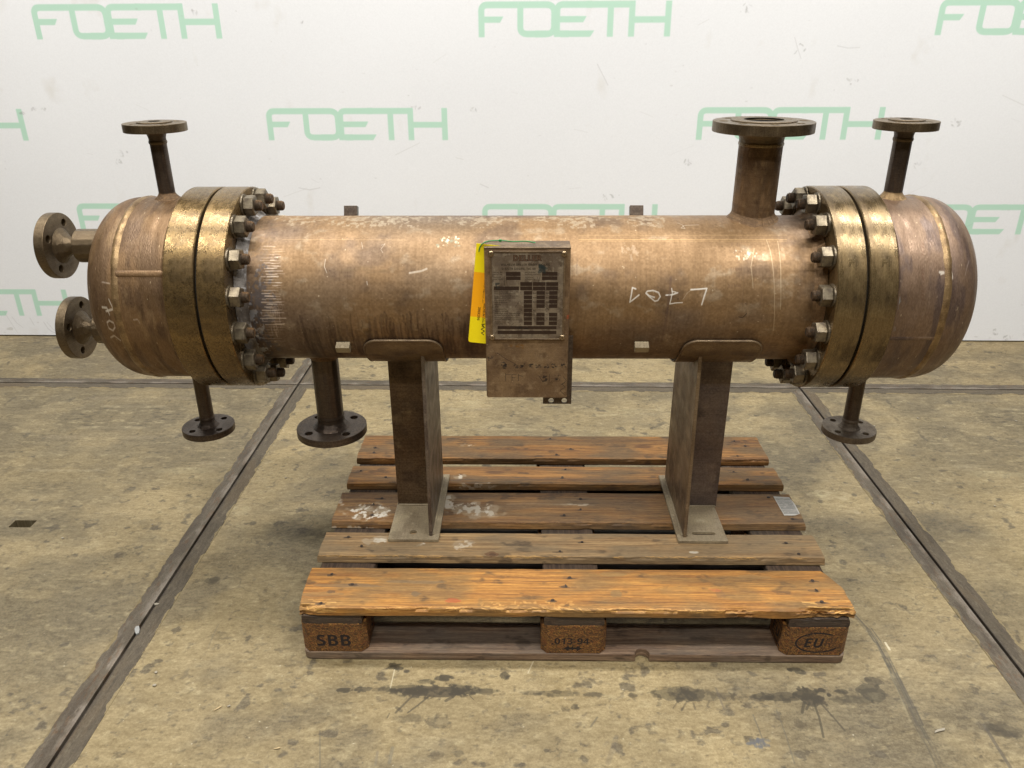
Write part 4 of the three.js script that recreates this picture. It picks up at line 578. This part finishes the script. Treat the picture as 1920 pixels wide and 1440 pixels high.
    for (let i = 0; i < nu; i++) for (let j = 0; j < nv; j++) quad(pt(i, j, R2), pt(i, j + 1, R2), pt(i + 1, j + 1, R2), pt(i + 1, j, R2));
    for (let i = 0; i < nu; i++) for (const j of [0, nv]) quad(pt(i, j, R1), pt(i + 1, j, R1), pt(i + 1, j, R2), pt(i, j, R2));
    for (let j = 0; j < nv; j++) for (const i of [0, nu]) quad(pt(i, j, R1), pt(i, j + 1, R1), pt(i, j + 1, R2), pt(i, j, R2));
    let g = new THREE.BufferGeometry(); g.setAttribute('position', new THREE.Float32BufferAttribute(P, 3)); g.setAttribute('uv', new THREE.Float32BufferAttribute(U, 2)); g.setIndex(I); g = toCreasedNormals(g, 0.5);
    part('wear_pad', g, M.plate, sd);
    // weld bead round the pad
    const path = []; for (let i = 0; i <= nu; i++) path.push(V3(...pt(i, nv, R2 - 0.002))); const back = []; for (let i = nu; i >= 0; i--) back.push(V3(...pt(i, 0, R2 - 0.002))); const loop = new THREE.CatmullRomCurve3([...path, ...[0.8, 0.6, 0.4, 0.2].map((t) => V3(...pt(nu, t * nv, R2 - 0.002))), ...back, ...[0.2, 0.4, 0.6, 0.8].map((t) => V3(...pt(0, t * nv, R2 - 0.002)))], true, 'centripetal');
    part('pad_weld', boxUV(new THREE.TubeGeometry(loop, 220, 0.003, 7, true)), M.plate, sd);
    const yB = 0.1445 - AX.y, yT = yB + 0.008;
    part('web', boxUV(box(Math.abs(xWebB - xWebA), -R2 + 0.001 - yT, 0.009, (xWebA + xWebB) / 2, (yT - R2 + 0.001) / 2, 0, 0.001)), xc < 0 ? M.webL : M.webR, sd);
    const top = []; for (let i = 0; i <= 24; i++) { const z = lerp(0.117, -0.125, i / 24); top.push([z, -Math.sqrt(R2 * R2 - z * z) + 0.001]); }
    const rs = new THREE.Shape(); rs.moveTo(0.143, yT); top.forEach(([z, y]) => rs.lineTo(z, y)); rs.lineTo(-0.135, yT); rs.closePath();
    const rg = new THREE.ExtrudeGeometry(rs, { depth: 0.006, bevelEnabled: true, bevelThickness: 0.001, bevelSize: 0.001, bevelOffset: -0.001, bevelSegments: 1 }).translate(0, 0, -0.003).rotateY(-Math.PI / 2); const rp = rg.attributes.position; for (let i = 0; i < rp.count; i++) { /* shape x ran along z */ }
    rg.translate(xRib, 0, 0); part('rib', boxUV(rg), xc < 0 ? M.grey : M.plate, sd);
    const holes = []; if (hole.slot) { const p = new THREE.Path(), [hx, hz, l, r] = hole.slot; p.absarc(hx + l / 2, -hz, r, -Math.PI / 2, Math.PI / 2, false); p.absarc(hx - l / 2, -hz, r, Math.PI / 2, Math.PI * 1.5, false); p.closePath(); holes.push(p); } else holes.push(circlePath(hole.round[0], hole.round[1], 0.009));
    part('base_plate', boxUV(plateXZ([[bx0, 0.157], [bx1, 0.157], [bx1, -0.152], [bx0, -0.152]], yB, yT, holes, 0.001)), M.chalky, sd);
    // fillet welds at the foot
    part('foot_weld', boxUV(mergeGeometries([box(Math.abs(xWebB - xWebA) - 0.004, 0.005, 0.018, (xWebA + xWebB) / 2, yT + 0.001, 0, 0.002), box(0.016, 0.005, 0.27, xRib, yT + 0.001, 0.003, 0.002)].map((q) => q.index ? q.toNonIndexed() : q))), M.chalky, sd);
    return sd;
  };
  saddle(-0.3755, -0.3365, -0.437, -0.3407, -0.4395, -0.3165, { round: [-0.3814, 0.127] });
  saddle(0.321, 0.2815, 0.2857, 0.387, 0.2635, 0.383, { slot: [0.330, 0.125, 0.045, 0.0062] });
  // nameplate bracket: folded sheet in front of the shell
  const br = group('nameplate_bracket', v), bz = -0.212 - AX.z, X0 = -0.1912, X1 = -0.0159, Y0 = 0.547 - AX.y, Y1 = 0.879 - AX.y, th = 0.0028;
  const U0 = new THREE.Shape(), rB = 0.006; // U section seen from above, x right, y = -z
  const outer = [[X0, -0.034], [X0, -rB], [X0 + rB * 0.3, -rB * 0.3], [X0 + rB, 0], [X1 - rB, 0], [X1 - rB * 0.3, -rB * 0.3], [X1, -rB], [X1, -0.042]], inner = outer.map(([x, z]) => [x < -0.1 ? x + th : x - th, Math.min(z, -th) - (z > -rB ? 0 : 0)]).reverse();
  [...outer, ...inner].forEach(([x, z], i) => (i ? U0.lineTo(x, -z) : U0.moveTo(x, -z)));
  const plateC = genC.plate, sheetC = canvas(512, 1024), sg2 = sheetC.getContext('2d'); { const base = metalC(512, 1024, 1301, { base: [134, 110, 82], a: [116, 93, 69], b: [98, 77, 57], light: [156, 134, 104] }, 'x'); sg2.drawImage(base, 0, 0); seed(88);
    const bx = (u, vv) => { const p = onPlaneZ(u, vv, -0.212); return [(p.x - X0) / (X1 - X0) * 512, (1 - (p.y - AX.y - Y0) / (Y1 - Y0)) * 1024]; };
    const mark = (u, vv, n, w, h, col = [40, 34, 32]) => { for (let i = 0; i < n; i++) { const p = bx(u + rr(-w, w), vv + rr(-h, h)); blob(sg2, p[0], p[1], rr(3, 11), rr(2, 8), 0.9, css(col, rr(0.25, 0.7)), 12); } };
    for (const u of [944, 966, 980, 995, 1009, 1024, 1039, 1056]) mark(u, 686, 8, 4, 3.5); mark(945, 682, 10, 4, 9); mark(1022, 710, 12, 4, 5); mark(1046, 708, 6, 4, 5); mark(966, 648, 8, 8, 3, [128, 88, 40]); mark(980, 650, 6, 6, 3, [128, 88, 40]); mark(920, 672, 8, 6, 4, [70, 58, 50]);
    for (const l of [[[948, 700], [948, 714]], [[948, 702], [958, 702]], [[960, 702], [960, 714]], [[960, 702], [968, 702]], [[960, 708], [966, 708]], [[972, 702], [972, 714]], [[972, 703], [980, 706]], [[932, 662], [950, 674], [966, 682]], [[1056, 706], [1062, 714], [1054, 720], [1060, 726], [1050, 732], [1058, 740]], [[1052, 722], [1060, 716]], [[1030, 702], [1030, 714]], [[1010, 704], [1018, 716]]]) strokes(sg2, l.map((p) => bx(...p)), 4, css([56, 46, 42], 0.6));
    mark(1066, 594, 10, 3, 4, [176, 82, 48]); for (let i = 0; i < 120; i++) blob(sg2, rr(0, 512), rr(0, 1024), rr(1, 6), rr(1, 5), 0.6, css(rnd() < 0.5 ? [90, 70, 56] : [206, 182, 150], rr(0.15, 0.5)), 9); }
  const sheetM = metal(sheetC, { rough: 0.48, metalness: 0.5, bump: 0.0003, rRep: [2, 2] });
  const ug = new THREE.ExtrudeGeometry(U0, { depth: Y1 - Y0 - 0.004, bevelEnabled: false }).rotateX(-Math.PI / 2).translate(0, Y0, bz); const uu = boxUV(ug), ua = uu.attributes.uv, up = uu.attributes.position; for (let i = 0; i < ua.count; i++) ua.setXY(i, (up.getX(i) - X0) / (X1 - X0), (up.getY(i) - Y0) / (Y1 - Y0)); part('front_sheet', uu, sheetM, br);
  part('top_fold', boxUV(box(X1 - X0, 0.004, 0.056, (X0 + X1) / 2, Y1 - 0.0019, bz - 0.028, 0.0016)), M.plate, br);
  part('mount_tab', boxUV(plateXZ([[-0.068, -0.5], [-0.0055, -0.5], [-0.0055, -0.66], [-0.068, -0.66]].map(([x, z]) => [x, z]), -0.003, 0.002, [circlePath(-0.05, -0.508, 0.006), circlePath(-0.021, -0.508, 0.006)], 0.0006).rotateX(Math.PI / 2).translate(0, 0, 0)), M.dark, br).position.set(0, 0.0, 0);
  { const tab = br.children[br.children.length - 1]; tab.geometry.computeBoundingBox(); const b = tab.geometry.boundingBox; tab.position.set(0, (0.5236 - AX.y) - b.min.y, (-0.231 - AX.z) - (b.min.z + b.max.z) / 2); }
  // engraved plate with rivets
  const NP = [onPlaneZ(919, 471, -0.21), onPlaneZ(1060, 471, -0.21), onPlaneZ(1058, 637, -0.21)], nw = NP[1].x - NP[0].x, nh = NP[1].y - NP[2].y;
  const nc = canvas(768, 928), ng = nc.getContext('2d'); { const base = metalC(768, 928, 1351, { base: [142, 129, 112], a: [118, 104, 90], b: [96, 83, 71], light: [176, 166, 148] }, 'x'); ng.drawImage(base, 0, 0); seed(91);
    const k = 768 / 950, ox = 105, oy = 172, X = (x) => (x - ox) * k, Y = (y) => (y - oy) * 928 / 1100, dk = 'rgba(58,44,36,0.92)', ink2 = 'rgba(48,40,34,0.85)';
    const rect = (x0, y0, x1, y1) => { ng.fillStyle = dk; ng.fillRect(X(x0), Y(y0), X(x1) - X(x0), Y(y1) - Y(y0)); };
    for (const q of [[303, 420, 490, 470], [303, 476, 490, 520], [764, 420, 962, 468], [764, 474, 962, 520], [146, 598, 470, 646], [186, 1096, 962, 1138], [186, 1156, 962, 1200]]) rect(...q);
    for (const [xa, xb] of [[486, 640], [648, 810], [818, 974]]) { rect(xa, 544, xb, 592); rect(xa, 598, xb, 646); }
    for (const [xa, xb, rows] of [[532, 640, 8], [696, 804, 8], [860, 968, 8]]) for (let i = 0; i < rows; i++) { if (i === 4 && xa > 600) continue; rect(xa, 654 + i * 54.5, xb, 654 + i * 54.5 + 48); }
    const text = (t, x, y, size, w = 'bold', al = 0.85) => { ng.font = `${w} ${size * k}px sans-serif`; ng.fillStyle = `rgba(48,40,34,${al})`; ng.fillText(t, X(x), Y(y)); };
    ng.save(); ng.font = `bold ${92 * k}px sans-serif`; ng.lineWidth = 9; ng.strokeStyle = dk; ng.fillStyle = 'rgba(112,88,70,0.9)'; ng.translate(X(392), Y(286)); ng.scale(1.12, 1); ng.strokeText('DELLER', 0, 0); ng.fillText('DELLER', 0, 0); ng.restore();
    text('WILHELM DELLER GmbH & Co.KG', 238, 346, 40); text('D-57078 SIEGEN, Tel. 00', 246, 396, 39);
    const rows = [['Herst.-Nr.', 'serial no.', 140, 436], ['Baujahr', 'year built', 140, 494], ['Heizfläche', 'heating surface', 545, 436], ['Leistung', 'efficiency', 545, 494], ['Betr.zulässiger Druck PS', 'max.pressure service', 148, 672], ['Betr.zulässiger Druck PS', 'max.pressure service', 148, 726], ['Prüfdruck PT', 'test pressure', 148, 780], ['Datum', 'date', 148, 834], ['Leergewicht', 'empty weight', 148, 890], ['zulässige max.Temperatur', 'temperature service max.', 148, 944], ['zulässige min.Temperatur', 'temperature service min.', 148, 998], ['Inhalt', 'capacity', 148, 1052]];
    for (const [a, b, x, y] of rows) { text(a, x, y, 27, 'bold', 0.75); text(b, x, y + 24, 27, 'bold', 0.75); }
    for (const [t, x, y] of [['bar', 650, 690], ['bar', 650, 745], ['bar', 650, 798], ['bar', 815, 690], ['bar', 815, 745], ['bar', 815, 798], ['kg', 652, 905], ['°C', 652, 960], ['°C', 652, 1012], ['l', 660, 1066], ['°C', 815, 960], ['°C', 815, 1012]]) text(t, x, y, 30, 'bold', 0.75);
    for (let i = 0; i < 500; i++) blob(ng, rr(0, 768), rr(0, 928), rr(1, 10), rr(1, 6), 0.8, css(rnd() < 0.55 ? [150, 138, 120] : [60, 50, 42], rr(0.08, 0.34)), 10);
    for (let i = 0; i < 16; i++) blob(ng, X(rr(720, 800)), Y(rr(346, 424)), rr(6, 26), rr(6, 24), 0.7, css([46, 56, 58], 0.5), 14); for (let i = 0; i < 10; i++) blob(ng, X(rr(170, 215)), Y(rr(555, 640)), rr(5, 16), rr(5, 16), 0.7, css([52, 54, 54], 0.5), 14); for (let i = 0; i < 12; i++) blob(ng, X(rr(320, 620)), Y(rr(1100, 1128)), rr(8, 30), rr(4, 9), 0.7, css([40, 36, 34], 0.35), 14);
    for (const l of [[[280, 470], [286, 590]], [[305, 510], [318, 590]], [[702, 480], [726, 535], [742, 460]], [[370, 1086], [400, 1060]], [[800, 830], [860, 890]], [[420, 860], [470, 780]]]) strokes(ng, l.map(([x, y]) => [X(x), Y(y)]), 3, ink2); }
  const npg = box(nw, nh, 0.0016, (NP[0].x + NP[1].x) / 2, (NP[0].y + NP[2].y) / 2 - AX.y, bz + 0.0013, 0.0006), nu2 = npg.attributes.uv, npp = npg.attributes.position; for (let i = 0; i < nu2.count; i++) nu2.setXY(i, (npp.getX(i) - NP[0].x) / nw, 1 - (NP[0].y - AX.y - npp.getY(i)) / nh);
  const np = part('nameplate', npg, metal(nc, { rough: 0.42, metalness: 0.6, bump: 0.0002, rRep: [2, 2] }), br); 
  // pressed border and rivets
  const bd = 0.0035, cxN = (NP[0].x + NP[1].x) / 2, cyN = (NP[0].y + NP[2].y) / 2 - AX.y; part('border', boxUV(mergeGeometries([box(nw, bd, 0.002, cxN, cyN + nh / 2 - 0.001, bz + 0.0022, 0.0008), box(nw, bd, 0.002, cxN, cyN - nh / 2 + 0.001, bz + 0.0022, 0.0008), box(bd, nh - 0.006, 0.002, cxN - nw / 2 + 0.001, cyN, bz + 0.0022, 0.0008), box(bd, nh - 0.006, 0.002, cxN + nw / 2 - 0.001, cyN, bz + 0.0022, 0.0008)])), M.plate, np);
  const rivM = metal(tex(genC.plate), { rough: 0.35, metalness: 0.8, bump: 0.0001, rep: [20, 20], rRep: [9, 9] }); rivM.color = rgb(1.6, 1.7, 1.8);
  for (const [u, vv] of [[920.5, 476], [1058, 476.5], [923, 633], [1054, 633]]) { const p = onPlaneZ(u, vv, -0.209), g = lathe([[0.0001, 0.001], [0.0013, 0.001], [0.0016, 0.0028], [0.0044, 0.0024], [0.006, 0.0009], [0.0062, 0]].reverse(), 22).rotateX(Math.PI / 2); const r = part('rivet', boxUV(g), rivM, np); r.position.set(p.x, p.y - AX.y, bz + 0.0024); }
}

// ---------------------------------------------------------------- tag and tie
function buildTag() {
  const c = canvas(256, 704), g = c.getContext('2d'); g.fillStyle = 'rgb(246,222,8)'; g.fillRect(0, 0, 256, 704); g.fillStyle = 'rgb(250,172,10)'; g.fillRect(0, 196, 256, 318); seed(55); for (let i = 0; i < 60; i++) blob(g, rr(0, 256), rr(0, 704), rr(1, 4), rr(1, 4), 0.5, css([255, 226, 120], rr(0.1, 0.5)), 8);
  const vert = (t, x, y, size, w = 'bold') => { g.save(); g.translate(x, y); g.rotate(Math.PI / 2); g.font = `${w} ${size}px sans-serif`; g.fillStyle = 'rgb(40,28,10)'; g.fillText(t, 0, 0); g.restore(); };
  vert('390X396', 48, 440, 25); vert('WILHELM DELLER', 84, 410, 21); vert('Heat exchanger tube', 74, 212, 13, 'normal'); vert('Werkstoff 1.4571', 72, 320, 12, 'normal');
  strokes(g, [[104, 560], [84, 566], [104, 585], [82, 600], [106, 612], [86, 628], [104, 640]], 5, 'rgb(30,24,14)');
  const W = 0.078, H = 0.214, shp = new THREE.Shape(); const r = 0.006; shp.moveTo(-W * 0.28, 0); shp.lineTo(W * 0.72, 0); shp.lineTo(W * 0.72, -H + r); shp.quadraticCurveTo(W * 0.72, -H, W * 0.72 - r, -H); shp.lineTo(-W * 0.28 + r, -H); shp.quadraticCurveTo(-W * 0.28, -H, -W * 0.28, -H + r); shp.closePath();
  const geo = new THREE.ExtrudeGeometry(shp, { depth: 0.0006, bevelEnabled: false, curveSegments: 6 }), p = geo.attributes.position, uv = geo.attributes.uv; for (let i = 0; i < p.count; i++) uv.setXY(i, (p.getX(i) + W * 0.28) / W, 1 + p.getY(i) / H);
  const t = new THREE.Mesh(geo, new THREE.MeshStandardMaterial({ map: tex(c), roughness: 0.45 })); t.name = numbered('hanging_tag'); t.castShadow = t.receiveShadow = true; const a = onPlaneZ(893.5, 459, -0.2245);
  t.position.set(a.x + W * 0.28 * 0.99, a.y + 0.001, -0.2245); t.rotation.z = -0.105; t.userData = { label: 'bright yellow tag with an orange sticker hanging behind the nameplate', category: 'tag' }; scene.add(t);
  const q = (u, v, z) => onPlaneZ(u, v, z), pts = [q(898, 472, -0.2215), q(900, 463, -0.2215), q(905, 457, -0.221), q(915, 452.5, -0.222), q(938, 451, -0.226), q(962, 453, -0.23), q(988, 452.5, -0.232), q(1004, 455.5, -0.232)];
  const green = new THREE.MeshStandardMaterial({ color: rgb(0.012, 0.16, 0.035), roughness: 0.4 }), tie = thing('cable_tie', 'thin green cable tie looped over the top of the nameplate bracket', 'cable tie');
  const tg = new THREE.TubeGeometry(new THREE.CatmullRomCurve3(pts), 60, 0.0013, 7, false); part('strap', tg, green, tie); const hd = part('tie_head', new RoundedBoxGeometry(0.0055, 0.005, 0.005, 2, 0.0008), green, tie); hd.position.copy(q(938, 451, -0.226));
}

buildWall();
buildFloor();
buildPallet();
buildVessel();
buildTag();
ceilingLamps();
renderer.render(scene, camera);
